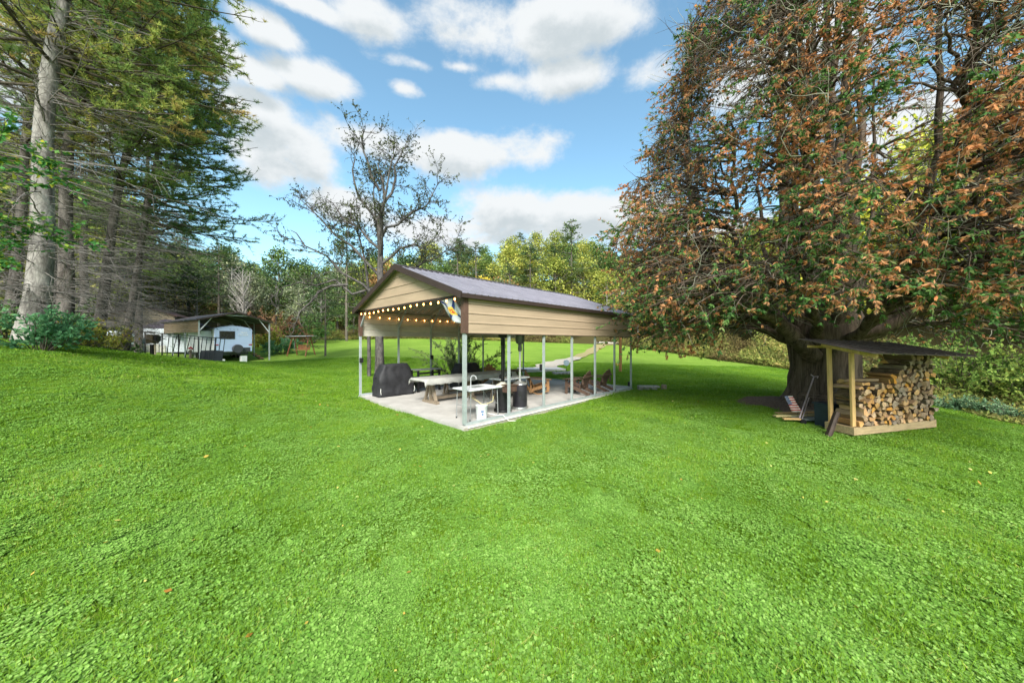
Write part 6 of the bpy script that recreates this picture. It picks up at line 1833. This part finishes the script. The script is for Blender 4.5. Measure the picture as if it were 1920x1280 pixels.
# left wood behind the pines and the shelters
for i in range(46):
    y = random.uniform(18, 50); x = -random.uniform(1.05, 1.75) * y - random.uniform(0, 4) - (6 if y < 34 else 0)
    if y < 40 and x > -30 - (y - 24) * .2: x -= 8
    plant(random.choice(('pi', 'dd', 'pi', 'dm', 'dg', 'dy')), x, y, random.uniform(.85, 1.2), ('near the lawn' if y < 28 else ('farther in' if y < 39 else 'far back')) + ' in the wood behind the left-hand pines', group='trees of the wood behind the left-hand pines')
for (px, Y, k, s_) in ((330, 44, 'dd', .8), (370, 46, 'dm', .75), (410, 45, 'pi', .75), (450, 47, 'ba', .75), (470, 48, 'dg', .8), (300, 42, 'dy', .8), (260, 40, 'dm', .8), (560, 46, 'dg', .7)):
    x = (px - 960) / FPX * Y; plant(k, x, Y, s_, 'right behind the carport and tent')
plant('ba', *at(455, 600, 44)[:2], .7, 'right above the carport ridge')
plant('go', *at(905, 560, 52)[:2], .98, label='bright golden tree alone among green ones above the pavilion roof', group='golden tree above the roof')
plant('dg', *at(935, 560, 50)[:2], .85, label='pale feathery grey-green tree right of the bright golden one', group='pale tree above the roof')
plant('pi', *at(1072, 560, 58)[:2], 1.12, label='tallest layered pine above the pavilion roof, spire over the ridge', group='tall pine above the roof')
plant('pi', *at(1040, 560, 60)[:2], .95, label='layered pine left of the tallest one above the roof', group='tall pine beside the tallest')
plant('pi', *at(650, 560, 44)[:2], .86, label='large layered green pine just left of the pavilion gable', group='pine left of the gable')
# the small pine on the far lawn
o = plant('pi', *at(610, 667, 28)[:2], .40, label='small young pine with a bare lower trunk standing on the far lawn', group='young pine on the lawn', sz=.40)

# --- weeds and brush along the edge of the lawn (nobody could count it)
def brush(name, line, width, n, hmax, stops, label, ls=.22, seed=0, stemy=.5):
    P = np.array(line, float); seg = np.linalg.norm(np.diff(P, axis=0), axis=1); cs = np.concatenate([[0], np.cumsum(seg)])
    t = rng.random(n) * cs[-1]; x = np.interp(t, cs, P[:, 0]); y = np.interp(t, cs, P[:, 1]); off = rng.random(n) ** 1.1 * width
    k = np.clip(np.searchsorted(cs, t) - 1, 0, len(seg) - 1); dr = (P[k + 1] - P[k]) / seg[k][:, None]; nx = np.stack([-dr[:, 1], dr[:, 0]], 1)
    x = x + nx[:, 0] * off; y = y + nx[:, 1] * off
    Q = np.stack([x, y, 0 * x], 1); hm = hmax * (.35 + .65 * smooth(0, width * .5, off)) * (.75 + .45 * vnoise(Q, .7, seed)); h = rng.random(n) ** .7 * np.clip(hm, .1, 9)
    Q[:, 2] = ground(x, y) + h; D = np.column_stack([rng.normal(size=(n, 2)), .3 + rng.normal(size=n) * .8]); L_ = ls * (.6 + .8 * rng.random(n))
    tn = .5 + .28 * vnoise(Q, .5, seed + 1) + .15 * rng.normal(size=n)
    o = link(name, np_mesh(name, [cards(Q, D, L_, L_ * .35, tn, 0)], [leafmat(name + '_leaf', stops, .3)])); tag(o, label, kind='stuff')


WD = [(0, (.09, .07, .035)), (.35, (.22, .18, .07)), (.6, (.17, .22, .06)), (.8, (.30, .32, .08)), (1, (.44, .36, .13))]
brush('undergrowth', [(-30, 41), (-23.5, 46.3), (-14, 47.3), (-4, 47.8), (3, 46.8), (8.6, 46.3)], 6, 60000, 1.5, WD, 'brown and green weeds along the far edge of the lawn', .26, 1)
brush('undergrowth', [(18.8, 18), (18.4, 25), (17.3, 31), (15.6, 38), (14.3, 45.5)][::-1], 7, 50000, 1.7, [(0, (.12, .10, .05)), (.3, (.30, .22, .08)), (.6, (.30, .32, .08)), (1, (.50, .46, .13))], 'yellow-green weeds along the right edge of the lawn', .22, 2)
brush('undergrowth', [(13.8, 4), (13.2, 7.6), (13.3, 9.2), (15.2, 11.5), (18.2, 17)][::-1], 5, 26000, .75, [(0, (.16, .12, .07)), (.4, (.20, .22, .09)), (1, (.34, .38, .18))], 'mixed weeds at the near right edge of the lawn', .12, 3)
brush('undergrowth', [(-14.2, 6.5), (-14.5, 8.7), (-15.6, 11.8), (-17.8, 14.5), (-19.5, 15.6)], 4.5, 30000, .75, [(0, (.04, .05, .02)), (.4, (.09, .13, .03)), (.7, (.19, .20, .04)), (1, (.40, .33, .06))], 'green and yellow undergrowth beneath the left-hand pines', .09, 4)
brush('undergrowth', [(-95, 58), (-60, 62), (-30, 60), (-8, 60)], 14, 40000, 4.5, G_, 'dull green thicket low on the far left slope', .55, 5)
print('triangles', sum(sum(max(1, l - 2) for l in [len(p.vertices) for p in m.polygons]) if len(m.polygons) < 3000 else int(len(m.loops) - 2 * len(m.polygons)) for m in bpy.data.meshes))
